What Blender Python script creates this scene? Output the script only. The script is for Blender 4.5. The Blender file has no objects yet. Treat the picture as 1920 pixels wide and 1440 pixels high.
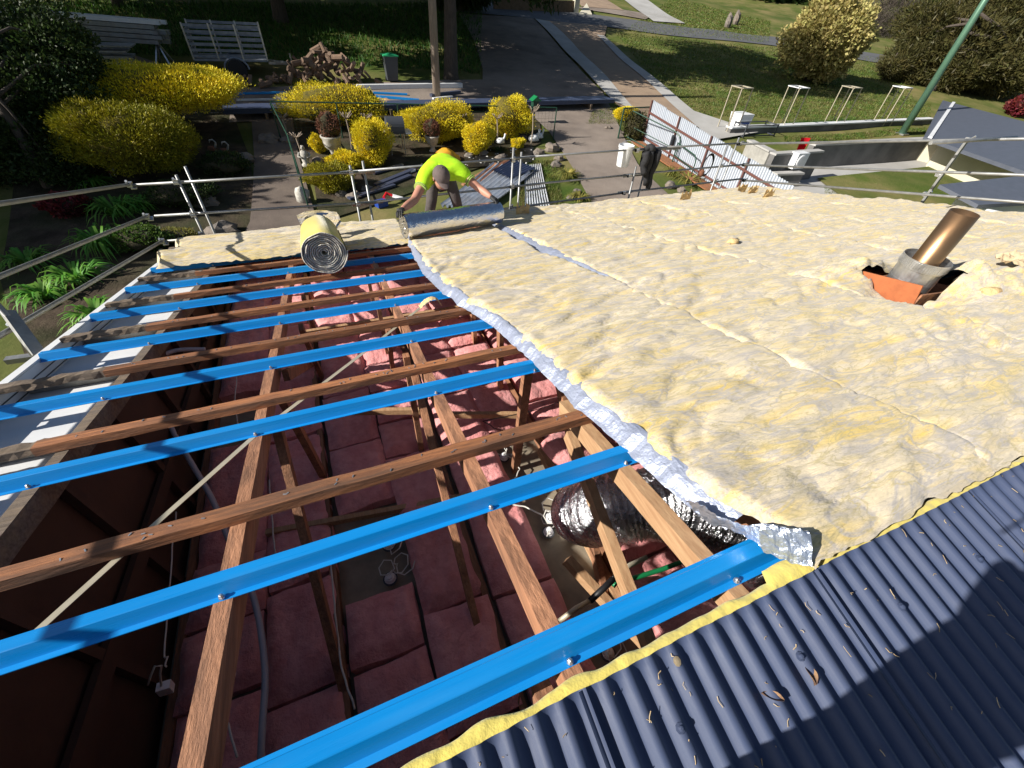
import bpy, math, random
import numpy as np
from mathutils import Vector, Matrix, noise as mn
random.seed(7); rng = np.random.default_rng(7)
S = bpy.context.scene; COL = S.collection
# ------------------------------------------------------------ camera, sky, sun
FOC = 773.8688
RM = np.array([[0.92482272, -0.37540422, 0.06143779], [-0.21827031, -0.65596672, -0.72254116], [0.31154614, 0.65481244, -0.68859253]])
CAMP = np.array([0.0, 0.0, 1.12])
cd = bpy.data.cameras.new('camera'); cam = bpy.data.objects.new('camera', cd); COL.objects.link(cam)
cd.sensor_width = 36.0; cd.lens = 36.0 * FOC / 1920.0; cd.clip_start = 0.02; cd.clip_end = 1500
_m = Matrix.Identity(4)
for i in range(3):
    _m[i][0] = RM[0, i]; _m[i][1] = -RM[1, i]; _m[i][2] = -RM[2, i]; _m[i][3] = CAMP[i]
cam.matrix_world = _m; S.camera = cam
SUN_EL = math.radians(30.3); SUN_DIR = Vector((-math.cos(SUN_EL), 0.0, math.sin(SUN_EL)))   # towards the sun
W = bpy.data.worlds.new('World'); S.world = W; W.use_nodes = True
nt = W.node_tree; bg = nt.nodes['Background']; sk = nt.nodes.new('ShaderNodeTexSky')
sk.sky_type = 'NISHITA'; sk.sun_disc = False; sk.sun_elevation = SUN_EL; sk.sun_rotation = math.radians(-90)
nt.links.new(sk.outputs[0], bg.inputs[0]); bg.inputs[1].default_value = 0.05
sl = bpy.data.lights.new('sun', 'SUN'); sl.energy = 4.8; sl.angle = math.radians(0.5); sl.color = (1.0, 0.95, 0.87)
so = bpy.data.objects.new('sun', sl); COL.objects.link(so); so.rotation_euler = SUN_DIR.to_track_quat('Z', 'Y').to_euler(); so.location = (-30, 0, 20)
vs = S.view_settings; vs.view_transform = 'Standard'; vs.look = 'None'; vs.exposure = 0.70; vs.gamma = 1.0; vs.use_curve_mapping = False
# ------------------------------------------------------------ measuring helpers
TH = math.radians(13.5645); T = math.tan(TH); CT, ST = math.cos(TH), math.sin(TH)
def ray(u, v): return RM.T @ (np.array([u - 960, v - 720, FOC]) / FOC)
def proj(p):
    q = RM @ (np.array(p) - CAMP); return 960 + FOC * q[0] / q[2], 720 + FOC * q[1] / q[2], q[2]
def roof(x, y, off=0.0): return Vector((x, y + off * ST, -T * y + off * CT))   # near slope: falls away from the ridge at y=0
def roofpx(u, v, off=0.0):
    d = ray(u, v); t = (off / CT - CAMP[2]) / (d[2] + T * d[1]); return Vector(CAMP + t * d)
def flatpx(u, v, z):
    d = ray(u, v); return Vector(CAMP + d * (z - CAMP[2]) / d[2])
def ypx(u, v, y): d = ray(u, v); return Vector(CAMP + d * y / d[1])
def xpx(u, v, x): d = ray(u, v); return Vector(CAMP + d * x / d[0])
def terr(x, y):
    t = y - 12.0
    s = 0.12 * (0.5 * (t + math.sqrt(t * t + 4.0)))
    n = 0.10 * mn.noise(Vector((x * 0.16, y * 0.16, 0))) if y > 9 else 0.0
    far = max(0.0, math.hypot(x, y) - 75) * 0.06
    return -3.5 + s + n + far
def G(u, v):
    d = ray(u, v); t = 2.0; last = 2.0
    while t < 160:
        p = CAMP + d * t
        if p[2] < terr(p[0], p[1]): break
        last = t; t *= 1.01
    a, b = last, t
    for _ in range(24):
        m = (a + b) / 2; p = CAMP + d * m
        if p[2] < terr(p[0], p[1]): b = m
        else: a = m
    return Vector(CAMP + d * b)
def up(base, vtop):
    lo, hi = 0.0, 30.0
    for _ in range(40):
        m = (lo + hi) / 2
        q = proj(base + Vector((0, 0, m)))
        if q[2] > .5 and q[1] > vtop: lo = m
        else: hi = m
    return lo
def wpx(base, px): return px * proj(base)[2] / FOC * 0.93
# ------------------------------------------------------------ building helpers
BASE = {}
def thing(name, label, cat, loc=(0, 0, 0), group=None):
    o = bpy.data.objects.new(name, None); o.empty_display_size = 0.1; COL.objects.link(o); o.location = loc
    BASE[o.name] = Vector(loc); o['label'] = label; o['category'] = cat
    if group: o['group'] = group
    return o
def tag(o, label, cat, group=None):
    o['label'] = label; o['category'] = cat
    if group: o['group'] = group
    return o
def children(o): return [c for c in bpy.data.objects if c.parent == o]
def dup(o, loc, rotz=0.0, label=None, scale=1.0, parent=None):
    kids = children(o)
    c = o.copy(); COL.objects.link(c)
    if parent is None:
        c.location = loc; c.rotation_euler = (0, 0, rotz); c.scale = (scale,) * 3
        if label: c['label'] = label
    else: c.parent = parent
    for k in kids: dup(k, None, parent=c)
    return c
class MB:
    def __init__(s): s.v = []; s.f = []; s.m = []; s.mi = 0
    def add(s, vs, fs):
        n = len(s.v); s.v.extend([tuple(p) for p in vs]); s.f.extend([tuple(i + n for i in f) for f in fs]); s.m.extend([s.mi] * len(fs)); return s
    def box(s, c, sz, rot=None):
        c = Vector(c); h = Vector(sz) / 2; vs = []
        for i in range(8):
            p = Vector((h.x if i & 1 else -h.x, h.y if i & 2 else -h.y, h.z if i & 4 else -h.z))
            if rot is not None: p = rot @ p
            vs.append(c + p)
        return s.add(vs, [(0, 2, 3, 1), (4, 5, 7, 6), (0, 1, 5, 4), (2, 6, 7, 3), (0, 4, 6, 2), (1, 3, 7, 5)])
    def bar(s, a, b, w, h, upv=(0, 0, 1), n=1, wob=0.0):
        a, b = Vector(a), Vector(b); d = (b - a).normalized(); u = Vector(upv); sd = d.cross(u).normalized(); u = sd.cross(d).normalized()
        vs = []; fs = []
        for i in range(n + 1):
            p = a.lerp(b, i / n)
            for k, (x, y) in enumerate(((-1, -1), (1, -1), (1, 1), (-1, 1))):
                j = Vector((0, 0, 0))
                if wob: j = Vector((random.uniform(-wob, wob) for _ in range(3)))
                vs.append(p + sd * (x * w / 2) + u * (y * h / 2) + j)
        for i in range(n):
            for k in range(4):
                q = (k + 1) % 4; fs.append((i * 4 + k, i * 4 + q, i * 4 + 4 + q, i * 4 + 4 + k))
        fs.append((3, 2, 1, 0)); e = n * 4; fs.append((e, e + 1, e + 2, e + 3))
        return s.add(vs, fs)
    def tube(s, pts, r, seg=8, cap=True, r2=None):
        pts = [Vector(p) for p in pts]; n = len(pts); vs = []; fs = []; pu = None
        for i, p in enumerate(pts):
            d = (pts[min(i + 1, n - 1)] - pts[max(i - 1, 0)]).normalized()
            if pu is None: pu = Vector((0, 0, 1)) if abs(d.z) < 0.9 else Vector((1, 0, 0))
            sd = d.cross(pu).normalized(); pu = sd.cross(d).normalized()
            rr = r[i] if isinstance(r, (list, tuple)) else (r if r2 is None else r + (r2 - r) * i / max(1, n - 1))
            for k in range(seg):
                a = 2 * math.pi * k / seg; vs.append(p + sd * (rr * math.cos(a)) + pu * (rr * math.sin(a)))
        for i in range(n - 1):
            for k in range(seg):
                q = (k + 1) % seg; fs.append((i * seg + k, i * seg + q, i * seg + seg + q, i * seg + seg + k))
        if cap: fs.append(tuple(range(seg))[::-1]); fs.append(tuple((n - 1) * seg + k for k in range(seg)))
        return s.add(vs, fs)
    def lathe(s, prof, o, seg=16, axis=None, wob=0.0):
        o = Vector(o); R = Matrix.Identity(3) if axis is None else Vector(axis).to_track_quat('Z', 'Y').to_matrix(); vs = []; fs = []
        for r, z in prof:
            for k in range(seg):
                a = 2 * math.pi * k / seg; w = 1 + wob * mn.noise(Vector((math.cos(a) * 2, math.sin(a) * 2, z * 6 + o.x)))
                vs.append(o + R @ Vector((r * w * math.cos(a), r * w * math.sin(a), z)))
        for i in range(len(prof) - 1):
            for k in range(seg):
                q = (k + 1) % seg; fs.append((i * seg + k, i * seg + q, i * seg + seg + q, i * seg + seg + k))
        fs.append(tuple(range(seg))[::-1]); e = (len(prof) - 1) * seg; fs.append(tuple(e + k for k in range(seg)))
        return s.add(vs, fs)
    def grid(s, fn, nu, nv):
        vs = [fn(i / nu, j / nv) for j in range(nv + 1) for i in range(nu + 1)]; w = nu + 1
        return s.add(vs, [(j * w + i, j * w + i + 1, j * w + w + i + 1, j * w + w + i) for j in range(nv) for i in range(nu)])
    def rock(s, c, r, sq=(1, 1, .7), seed=0, rings=6, seg=9):
        c = Vector(c); vs = []; fs = []
        for i in range(rings + 1):
            ph = math.pi * i / rings
            for k in range(seg):
                a = 2 * math.pi * k / seg; d = Vector((math.sin(ph) * math.cos(a), math.sin(ph) * math.sin(a), math.cos(ph)))
                q = 1 + 0.45 * mn.noise(d * 1.6 + Vector((seed * 3.1, 0, 0)))
                vs.append(c + Vector((d.x * r * sq[0] * q, d.y * r * sq[1] * q, d.z * r * sq[2] * q)))
        for i in range(rings):
            for k in range(seg):
                q = (k + 1) % seg; fs.append((i * seg + k, i * seg + seg + k, i * seg + seg + q, i * seg + q))
        return s.add(vs, fs)
    def poly(s, top, h):
        n = len(top); top = [Vector(p) for p in top]; bot = [p - Vector((0, 0, h)) for p in top]
        return s.add(top + bot, [tuple(range(n)), tuple(range(2 * n - 1, n - 1, -1))] + [(i, i + n, (i + 1) % n + n, (i + 1) % n) for i in range(n)])
    def build(s, name, mats, parent=None, smooth=False, kind=None):
        me = bpy.data.meshes.new(name); b = BASE.get(parent.name, Vector()) if parent else Vector()
        me.from_pydata([(p[0] - b.x, p[1] - b.y, p[2] - b.z) for p in s.v], [], s.f)
        if not isinstance(mats, (list, tuple)): mats = [mats]
        for m in mats: me.materials.append(m)
        if len(mats) > 1: me.polygons.foreach_set('material_index', s.m)
        if smooth: me.polygons.foreach_set('use_smooth', [True] * len(s.f))
        me.update(); o = bpy.data.objects.new(name, me); COL.objects.link(o)
        if parent: o.parent = parent; BASE[o.name] = b
        if kind: o['kind'] = kind
        return o
def npmesh(name, V, F, mats, parent=None, mi=None, kind=None):
    b = BASE.get(parent.name, Vector()) if parent else Vector()
    V = np.asarray(V, np.float32) - np.array(b, np.float32); F = np.asarray(F, np.int32); k = F.shape[1]
    me = bpy.data.meshes.new(name); me.vertices.add(len(V)); me.vertices.foreach_set('co', V.ravel())
    me.loops.add(F.size); me.loops.foreach_set('vertex_index', F.ravel()); me.polygons.add(len(F))
    me.polygons.foreach_set('loop_start', np.arange(len(F), dtype=np.int32) * k)
    if not isinstance(mats, (list, tuple)): mats = [mats]
    for m in mats: me.materials.append(m)
    if mi is not None: me.polygons.foreach_set('material_index', np.asarray(mi, np.int32))
    me.update(calc_edges=True); me.validate(); o = bpy.data.objects.new(name, me); COL.objects.link(o)
    if parent: o.parent = parent; BASE[o.name] = b
    if kind: o['kind'] = kind
    return o
# ------------------------------------------------------------ materials
def mat(name, c1, c2=None, scale=8.0, st=(1, 1, 1), rough=0.7, metal=0.0, lo=0.35, hi=0.65, det=4.0, c3=None, s3=2.0, a3=0.5, bump=0.0, bs=40.0, bst=None, island=0.0, spec=0.5, hue=0.0, sheen=0.0, rv=0.0, ov=0.0):
    m = bpy.data.materials.new(name); m.use_nodes = True; n = m.node_tree; P = n.nodes['Principled BSDF']; L = n.links.new
    P.inputs['Roughness'].default_value = rough; P.inputs['Metallic'].default_value = metal; P.inputs['Specular IOR Level'].default_value = spec
    tc = n.nodes.new('ShaderNodeTexCoord')
    def nz(sc, stv, d=det):
        mp = n.nodes.new('ShaderNodeMapping'); mp.inputs['Scale'].default_value = stv; L(tc.outputs['Object'], mp.inputs[0])
        x = n.nodes.new('ShaderNodeTexNoise'); x.inputs['Scale'].default_value = sc; x.inputs['Detail'].default_value = d; x.inputs['Roughness'].default_value = 0.6; L(mp.outputs[0], x.inputs[0]); return x
    rgb = n.nodes.new('ShaderNodeRGB'); rgb.outputs[0].default_value = (*c1, 1); cur = rgb.outputs[0]
    def mixc(fac, ccol, cur, lo, hi, amt=1.0):
        r = n.nodes.new('ShaderNodeMapRange'); r.inputs[1].default_value = lo; r.inputs[2].default_value = hi; r.inputs[4].default_value = amt; L(fac, r.inputs[0])
        x = n.nodes.new('ShaderNodeMix'); x.data_type = 'RGBA'; L(r.outputs[0], x.inputs[0]); L(cur, x.inputs[6]); x.inputs[7].default_value = (*ccol, 1); return x.outputs[2]
    if c2 is not None: cur = mixc(nz(scale, st).outputs[0], c2, cur, lo, hi)
    if c3 is not None: cur = mixc(nz(s3, st).outputs[0], c3, cur, 0.42, 0.68, a3)
    if island:
        ge = n.nodes.new('ShaderNodeNewGeometry'); hs = n.nodes.new('ShaderNodeHueSaturation'); r = n.nodes.new('ShaderNodeMapRange')
        r.inputs[3].default_value = 1 - island; r.inputs[4].default_value = 1 + island; L(ge.outputs['Random Per Island'], r.inputs[0]); L(r.outputs[0], hs.inputs['Value'])
        if hue:
            r2 = n.nodes.new('ShaderNodeMapRange'); r2.inputs[3].default_value = 0.5 - hue; r2.inputs[4].default_value = 0.5 + hue
            ml = n.nodes.new('ShaderNodeMath'); ml.operation = 'MULTIPLY'; ml.inputs[1].default_value = 7.31; fr = n.nodes.new('ShaderNodeMath'); fr.operation = 'FRACT'
            L(ge.outputs['Random Per Island'], ml.inputs[0]); L(ml.outputs[0], fr.inputs[0]); L(fr.outputs[0], r2.inputs[0]); L(r2.outputs[0], hs.inputs['Hue'])
        L(cur, hs.inputs['Color']); cur = hs.outputs[0]
    if ov:
        oi = n.nodes.new('ShaderNodeObjectInfo'); hs = n.nodes.new('ShaderNodeHueSaturation'); r = n.nodes.new('ShaderNodeMapRange'); r.inputs[3].default_value = 1 - ov; r.inputs[4].default_value = 1 + ov
        L(oi.outputs['Random'], r.inputs[0]); L(r.outputs[0], hs.inputs['Value']); L(cur, hs.inputs['Color']); cur = hs.outputs[0]
    L(cur, P.inputs['Base Color'])
    if rv:
        r = n.nodes.new('ShaderNodeMapRange'); r.inputs[1].default_value = .3; r.inputs[2].default_value = .7; r.inputs[3].default_value = max(0.02, rough - rv); r.inputs[4].default_value = rough + rv
        L(nz(scale * 1.7, st).outputs[0], r.inputs[0]); L(r.outputs[0], P.inputs['Roughness'])
    if bump:
        b = n.nodes.new('ShaderNodeBump'); b.inputs['Strength'].default_value = bump; b.inputs['Distance'].default_value = 0.02; L(nz(bs, bst or st, 5.0).outputs[0], b.inputs['Height']); L(b.outputs[0], P.inputs['Normal'])
    if sheen: P.inputs['Sheen Weight'].default_value = sheen
    return m
def leafmat(name, c1, c2, island=0.35, trans=0.35, hue=0.02):
    m = mat(name, c1, c2, scale=1.6, rough=0.55, island=island, hue=hue, spec=0.3); n = m.node_tree; P = n.nodes['Principled BSDF']; out = n.nodes['Material Output']
    tr = n.nodes.new('ShaderNodeBsdfTranslucent'); src = P.inputs['Base Color'].links[0].from_socket; n.links.new(src, tr.inputs[0])
    mx = n.nodes.new('ShaderNodeMixShader'); mx.inputs[0].default_value = trans; n.links.new(P.outputs[0], mx.inputs[1]); n.links.new(tr.outputs[0], mx.inputs[2]); n.links.new(mx.outputs[0], out.inputs[0]); return m
M = {}
M['blue'] = mat('blue_coated_steel', (.003, .22, .60), (.006, .26, .68), scale=5, st=(.3, 4, 4), rough=.3, spec=.5, bump=.02, bs=60, rv=.1, c3=(.05, .27, .60), s3=6, a3=.3)
M['timber'] = mat('rafter_timber', (.40, .19, .10), (.26, .12, .062), scale=9, st=(9, .8, 9), rough=.8, c3=(.10, .05, .03), s3=1.8, a3=.75, ov=.28, bump=.3, bs=14, bst=(10, 1, 10))
M['timberx'] = mat('batten_timber', (.40, .16, .062), (.20, .08, .036), scale=9, st=(.8, 9, 9), rough=.8, c3=(.09, .05, .032), s3=2.2, a3=.85, ov=.25, bump=.35, bs=14, bst=(1, 10, 10))
M['timberpale'] = mat('pale_timber', (.48, .30, .16), (.36, .2, .1), scale=7, st=(9, .8, 9), rough=.75, bump=.2, bs=14, bst=(10, 1, 10))
M['timberold'] = mat('weathered_timber', (.19, .145, .11), (.10, .075, .055), scale=9, st=(1, 9, 9), rough=.9, c3=(.28, .2, .12), s3=3, a3=.5, bump=.4, bs=14, bst=(1, 10, 10))
M['brownwall'] = mat('brown_hardboard', (.07, .035, .022), (.05, .025, .016), scale=2.5, rough=.85, bump=.08)
M['white'] = mat('white_paint', (.78, .79, .80), (.70, .71, .72), scale=4, rough=.45, bump=.03)
M['fibro'] = mat('grey_fibre_sheet', (.34, .33, .30), (.24, .235, .215), scale=11, rough=.9, c3=(.16, .15, .14), s3=2.5, a3=.5, bump=.15, bs=50)
M['darkroof'] = mat('dark_blue_roof_steel', (.046, .064, .124), (.056, .074, .134), scale=3, st=(4, .6, 4), rough=.5, spec=.35, c3=(.085, .095, .14), s3=9, a3=.25, bump=.03, bs=90, rv=.07)
M['galv'] = mat('galvanised_steel', (.62, .63, .64), (.48, .49, .50), scale=14, rough=.38, metal=.85, c3=(.30, .29, .27), s3=5, a3=.5, rv=.1)
M['tube'] = mat('scaffold_galvanised', (.36, .365, .36), (.26, .265, .265), scale=9, rough=.48, metal=.6, c3=(.28, .27, .25), s3=4, a3=.4, rv=.1)
M['copper'] = mat('bronze_flue_steel', (.47, .28, .14), (.38, .22, .11), scale=4, st=(1, 1, .4), rough=.36, metal=.9, c3=(.25, .16, .10), s3=2.2, a3=.6, rv=.08)
M['soot'] = mat('charred_grey', (.05, .048, .05), (.16, .15, .15), scale=45, rough=.8)
M['terracotta'] = mat('orange_brown_board', (.42, .13, .045), (.33, .10, .035), scale=14, rough=.85, bump=.1)
M['foil'] = mat('aluminium_foil', (.82, .83, .86), (.72, .73, .77), scale=9, rough=.16, metal=1.0, bump=.5, bs=22, rv=.06)
M['foilflap'] = mat('blue_tinted_foil', (.62, .68, .78), (.50, .56, .68), scale=9, rough=.3, metal=.8, bump=.5, bs=22)
M['foiledge'] = mat('foil_paper_backing', (.42, .46, .58), (.36, .40, .52), scale=9, rough=.42, metal=.45, bump=.5, bs=30)
M['black'] = mat('black_plastic', (.012, .012, .014), rough=.45)
M['green'] = mat('green_pipe', (.01, .20, .07), (.008, .15, .05), scale=10, rough=.4)
M['greydark'] = mat('dark_grey_plastic', (.05, .055, .065), rough=.5)
M['conduit'] = mat('grey_conduit', (.40, .41, .46), rough=.5)
M['cable'] = mat('white_cable', (.62, .60, .55), rough=.55)
M['lampwhite'] = mat('white_plastic', (.75, .75, .76), rough=.4)
M['plaster'] = mat('plasterboard', (.30, .25, .18), (.2, .165, .12), scale=6, rough=.9)  # base colour darkened to deepen the shade in the roof space
M['strap'] = mat('cream_steel_strap', (.50, .45, .34), (.42, .37, .27), scale=8, rough=.45, metal=.2)
def woolmat(name, cream, yellow, lav, st=(1.0, 5.5, 5.5)):
    m = mat(name, cream, yellow, scale=1.9, st=st, rough=1.0, lo=.44, hi=.68, det=8, c3=(.60, .47, .16), s3=.38, a3=.5, spec=.05, sheen=.15, bump=.7, bs=6, bst=(1.5, 8, 8))
    n = m.node_tree; P = n.nodes['Principled BSDF']; src = P.inputs['Base Color'].links[0].from_socket
    tc = n.nodes['Texture Coordinate']
    def ridge(src, scv, sc, loc, col, wid, amt, rot):
        mp = n.nodes.new('ShaderNodeMapping'); mp.inputs['Scale'].default_value = scv; mp.inputs['Location'].default_value = loc; mp.inputs['Rotation'].default_value = (0, 0, rot); n.links.new(tc.outputs['Object'], mp.inputs[0])
        x = n.nodes.new('ShaderNodeTexNoise'); x.inputs['Scale'].default_value = sc; x.inputs['Detail'].default_value = 4; x.inputs['Distortion'].default_value = 1.6; n.links.new(mp.outputs[0], x.inputs[0])
        a = n.nodes.new('ShaderNodeMath'); a.operation = 'SUBTRACT'; a.inputs[1].default_value = .5; n.links.new(x.outputs[0], a.inputs[0]); b = n.nodes.new('ShaderNodeMath'); b.operation = 'ABSOLUTE'; n.links.new(a.outputs[0], b.inputs[0])
        r = n.nodes.new('ShaderNodeMapRange'); r.inputs[1].default_value = 0; r.inputs[2].default_value = wid; r.inputs[3].default_value = amt; r.inputs[4].default_value = 0; n.links.new(b.outputs[0], r.inputs[0])
        k = n.nodes.new('ShaderNodeMix'); k.data_type = 'RGBA'; n.links.new(r.outputs[0], k.inputs[0]); n.links.new(src, k.inputs[6]); k.inputs[7].default_value = (*col, 1); return k.outputs[2]
    src = ridge(src, (2.2, 6, 6), 1.3, (3, 1, 2), lav, .055, .9, .35)
    src = ridge(src, (2.4, 8, 8), 2.0, (7, 4, 2), (.47, .39, .19), .045, .75, -.1); mp = n.nodes.new('ShaderNodeMapping'); mp.inputs['Scale'].default_value = (1.6, 8, 8); mp.inputs['Location'].default_value = (5, 3, 1); mp.inputs['Rotation'].default_value = (0, 0, .25); n.links.new(tc.outputs['Object'], mp.inputs[0])
    x = n.nodes.new('ShaderNodeTexNoise'); x.inputs['Scale'].default_value = 1.6; x.inputs['Detail'].default_value = 8; x.inputs['Distortion'].default_value = .8; n.links.new(mp.outputs[0], x.inputs[0])
    r = n.nodes.new('ShaderNodeMapRange'); r.inputs[1].default_value = .50; r.inputs[2].default_value = .64; r.inputs[4].default_value = .6; n.links.new(x.outputs[0], r.inputs[0])
    k = n.nodes.new('ShaderNodeMix'); k.data_type = 'RGBA'; n.links.new(r.outputs[0], k.inputs[0]); n.links.new(src, k.inputs[6]); k.inputs[7].default_value = (*lav, 1); n.links.new(k.outputs[2], P.inputs['Base Color']); return m
M['wool'] = woolmat('yellow_glasswool', (.70, .60, .44), (.69, .50, .14), (.44, .405, .375))
M['woolroll'] = mat('yellow_roll_wool', (.72, .60, .14), (.66, .55, .16), scale=3, rough=1, spec=.05, bump=.3, bs=30, sheen=.3)
M['rollend'] = mat('layered_roll_end', (.60, .57, .52), (.80, .74, .60), scale=11, rough=.9, lo=.38, hi=.6, c3=(.26, .25, .25), s3=16, a3=.6, bump=.8, bs=30)
M['pink'] = mat('pink_glasswool', (.78, .36, .35), (.68, .27, .265), scale=7, rough=1, spec=.05, c3=(.55, .19, .19), s3=16, a3=.5, ov=.14, bump=.9, bs=22, sheen=.25)
M['litter'] = mat('dry_twig', (.50, .40, .25), (.3, .2, .1), scale=30, rough=.9, island=.3)
# ------------------------------------------------------------ setting: terrain, road, drives
M['lawn'] = mat('lawn_soil', (.095, .125, .026), (.23, .19, .08), scale=.55, rough=1, c3=(.045, .085, .014), s3=.22, a3=.8, bump=.9, bs=9, spec=.1, det=9)
M['dirt'] = mat('brown_compacted_dirt', (.25, .205, .17), (.17, .14, .12), scale=.9, rough=1, c3=(.32, .27, .23), s3=.35, a3=.8, bump=.6, bs=14, spec=.1, det=10)
M['mulch'] = mat('dark_garden_soil', (.045, .034, .026), (.10, .075, .055), scale=2.5, rough=1, c3=(.03, .05, .016), s3=.7, a3=.7, bump=1.0, bs=16, spec=.05, det=9)
M['asphalt'] = mat('asphalt', (.115, .118, .125), (.085, .088, .095), scale=1.1, rough=.9, bump=.3, bs=40, det=8)
M['conc'] = mat('pale_concrete', (.46, .45, .43), (.38, .37, .35), scale=.8, rough=.85, c3=(.3, .28, .25), s3=.3, a3=.5, bump=.15, bs=40, det=8)
M['tanconc'] = mat('tan_aggregate_drive', (.34, .245, .165), (.27, .19, .13), scale=1.2, rough=.9, bump=.3, bs=60, det=9)
M['path'] = mat('brown_path', (.16, .125, .10), (.11, .085, .07), scale=1.6, rough=.95, bump=.4, bs=20)
def terrain():
    xs = list(np.arange(-70, -12, 3.0)) + list(np.arange(-12, 30, .8)) + list(np.arange(30, 60, 2.0)) + list(np.arange(60, 301, 8.0))
    ys = list(np.arange(-40, 6, 4.0)) + list(np.arange(6, 36, .8)) + list(np.arange(36, 70, 2.0)) + list(np.arange(70, 301, 8.0))
    V = [(x, y, terr(x, y)) for y in ys for x in xs]; w = len(xs)
    F = [(j * w + i, j * w + i + 1, j * w + w + i + 1, j * w + w + i) for j in range(len(ys) - 1) for i in range(w - 1)]
    o = npmesh('ground', V, F, M['lawn'], kind='structure'); o.data.polygons.foreach_set('use_smooth', [True] * len(F)); return o
terrain()
def drape(name, left, right, m, off, nu=10, sub=8, kind='structure', px=True):
    L = [G(*p) if px else Vector((p[0], p[1], 0)) for p in left]; R = [G(*p) if px else Vector((p[0], p[1], 0)) for p in right]; rows = []
    for i in range(len(L) - 1):
        for k in range(sub + (i == len(L) - 2)):
            t = k / sub; rows.append((L[i].lerp(L[i + 1], t), R[i].lerp(R[i + 1], t)))
    b = MB()
    def fn(u, v):
        a, c = rows[int(round(v * (len(rows) - 1)))]; p = a.lerp(c, u); return Vector((p.x, p.y, terr(p.x, p.y) + off))
    b.grid(fn, nu, len(rows) - 1); return b.build(name, m, kind=kind, smooth=True)
drape('road', [(850, 24), (905, 27), (1000, 36), (1140, 52), (1300, 72), (1447, 86), (1560, 104), (1680, 124), (1900, 172)], [(850, -2), (915, 4), (1075, 24), (1200, 40), (1300, 54), (1450, 70), (1600, 95), (1690, 109), (1915, 145)], M['asphalt'], .05)
drape('driveway', [(860, 26), (890, 80), (905, 130), (905, 168), (985, 205), (1030, 250), (1075, 320), (1120, 400)], [(1000, 36), (1045, 85), (1090, 135), (1130, 175), (1150, 215), (1165, 250), (1195, 310), (1290, 400)], M['dirt'], .05)
drape('driveway', [(1004, 38), (1040, 76), (1100, 140), (1165, 208), (1195, 244)], [(1138, 50), (1132, 74), (1190, 125), (1262, 182), (1330, 240)], M['tanconc'], .07)
drape('driveway', [(1003, 38), (1040, 76), (1100, 140), (1150, 194)], [(1030, 43), (1072, 82), (1136, 146), (1192, 212)], M['conc'], .10)
drape('driveway', [(1118, 68), (1170, 120), (1240, 182), (1310, 245), (1330, 268)], [(1132, 70), (1190, 122), (1262, 180), (1300, 212), (1420, 252)], M['conc'], .10)
drape('driveway', [(1078, 0), (1090, 14)], [(1128, -4), (1170, 22)], M['tanconc'], .09)
drape('driveway', [(1168, 0), (1205, 28), (1225, 42)], [(1205, -4), (1250, 28), (1284, 46)], M['conc'], .09)
drape('verge', [(1078, 16), (1210, 38)], [(1120, 12), (1228, 30)], M['dirt'], .07)
drape('garden_bed', [(40, 165), (30, 330), (0, 520), (60, 700)], [(420, 170), (470, 300), (480, 410), (470, 470)], M['mulch'], .04)
drape('garden_bed', [(545, 205), (560, 280), (590, 350), (600, 420)], [(1010, 196), (1015, 270), (960, 296), (860, 330)], M['mulch'], .045)
drape('garden_path', [(470, 190), (478, 300), (470, 420), (440, 480)], [(545, 200), (562, 300), (590, 400), (610, 470)], M['path'], .06)
drape('yard_slab', [(120, 60), (420, 160), (450, 205)], [(110, 140), (360, 215), (440, 250)], M['dirt'], .04)
drape('yard_slab', [(440, 168), (430, 232)], [(960, 150), (1010, 210)], M['dirt'], .045, sub=10)
# ------------------------------------------------------------ the house
H = thing('house', 'low house stripped of roofing, with blue steel battens over brown timber rafters', 'house', (0, 0, 0))
YB = [.216, .748, 1.56, 2.23, 2.95, 3.66, 4.37, 5.08, 5.75]
XL = [-1.9] * 9
def sweepx(b, prof, y, x0, x1, n=1, wob=0.0, droop=0.0):
    vs = []; fs = []; k = len(prof)
    for i in range(n + 1):
        x = x0 + (x1 - x0) * i / n
        for (s, o) in prof:
            j = random.uniform(-wob, wob) if wob else 0
            p = roof(x, (y / CT + s + j) * CT, o + (random.uniform(-wob, wob) if wob else 0)); vs.append(p)
    for i in range(n):
        for q in range(k):
            r = (q + 1) % k; fs.append((i * k + q, i * k + r, i * k + k + r, i * k + k + q))
    fs.append(tuple(range(k))[::-1]); fs.append(tuple(n * k + q for q in range(k)))
    return b.add(vs, fs)
t_ = .0025
hat = [(-.052, -.044), (-.034, -.044), (-.0215, -.002), (-.0195, 0), (.0195, 0), (.0215, -.002), (.034, -.044), (.052, -.044), (.052, -.044 - t_), (.031, -.044 - t_), (.018, -.002 - t_), (-.018, -.002 - t_), (-.031, -.044 - t_), (-.052, -.044 - t_)]
for i, y in enumerate(YB):
    b = MB(); sweepx(b, hat, y, XL[i], 8.12); bt = b.build('metal_batten', M['blue'], H)
    s = MB()
    for x in (-1.33, -.54, .3, .86):
        c = roof(x + random.uniform(-.01, .01), y - .043 * CT, -.04); s.lathe([(.009, 0), (.009, .004), (.006, .004), (.006, .011), (.0035, .013)], c, 7, axis=(0, ST, CT))
    s.build('screw', M['galv'], bt, kind='stuff')
YT = [1.02, 1.78, 2.51, 3.21, 3.93, 4.70, 5.42]
def timberprof(w, h, top): return [(-w / 2, top), (w / 2, top), (w / 2, top - h), (-w / 2, top - h)]
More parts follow.
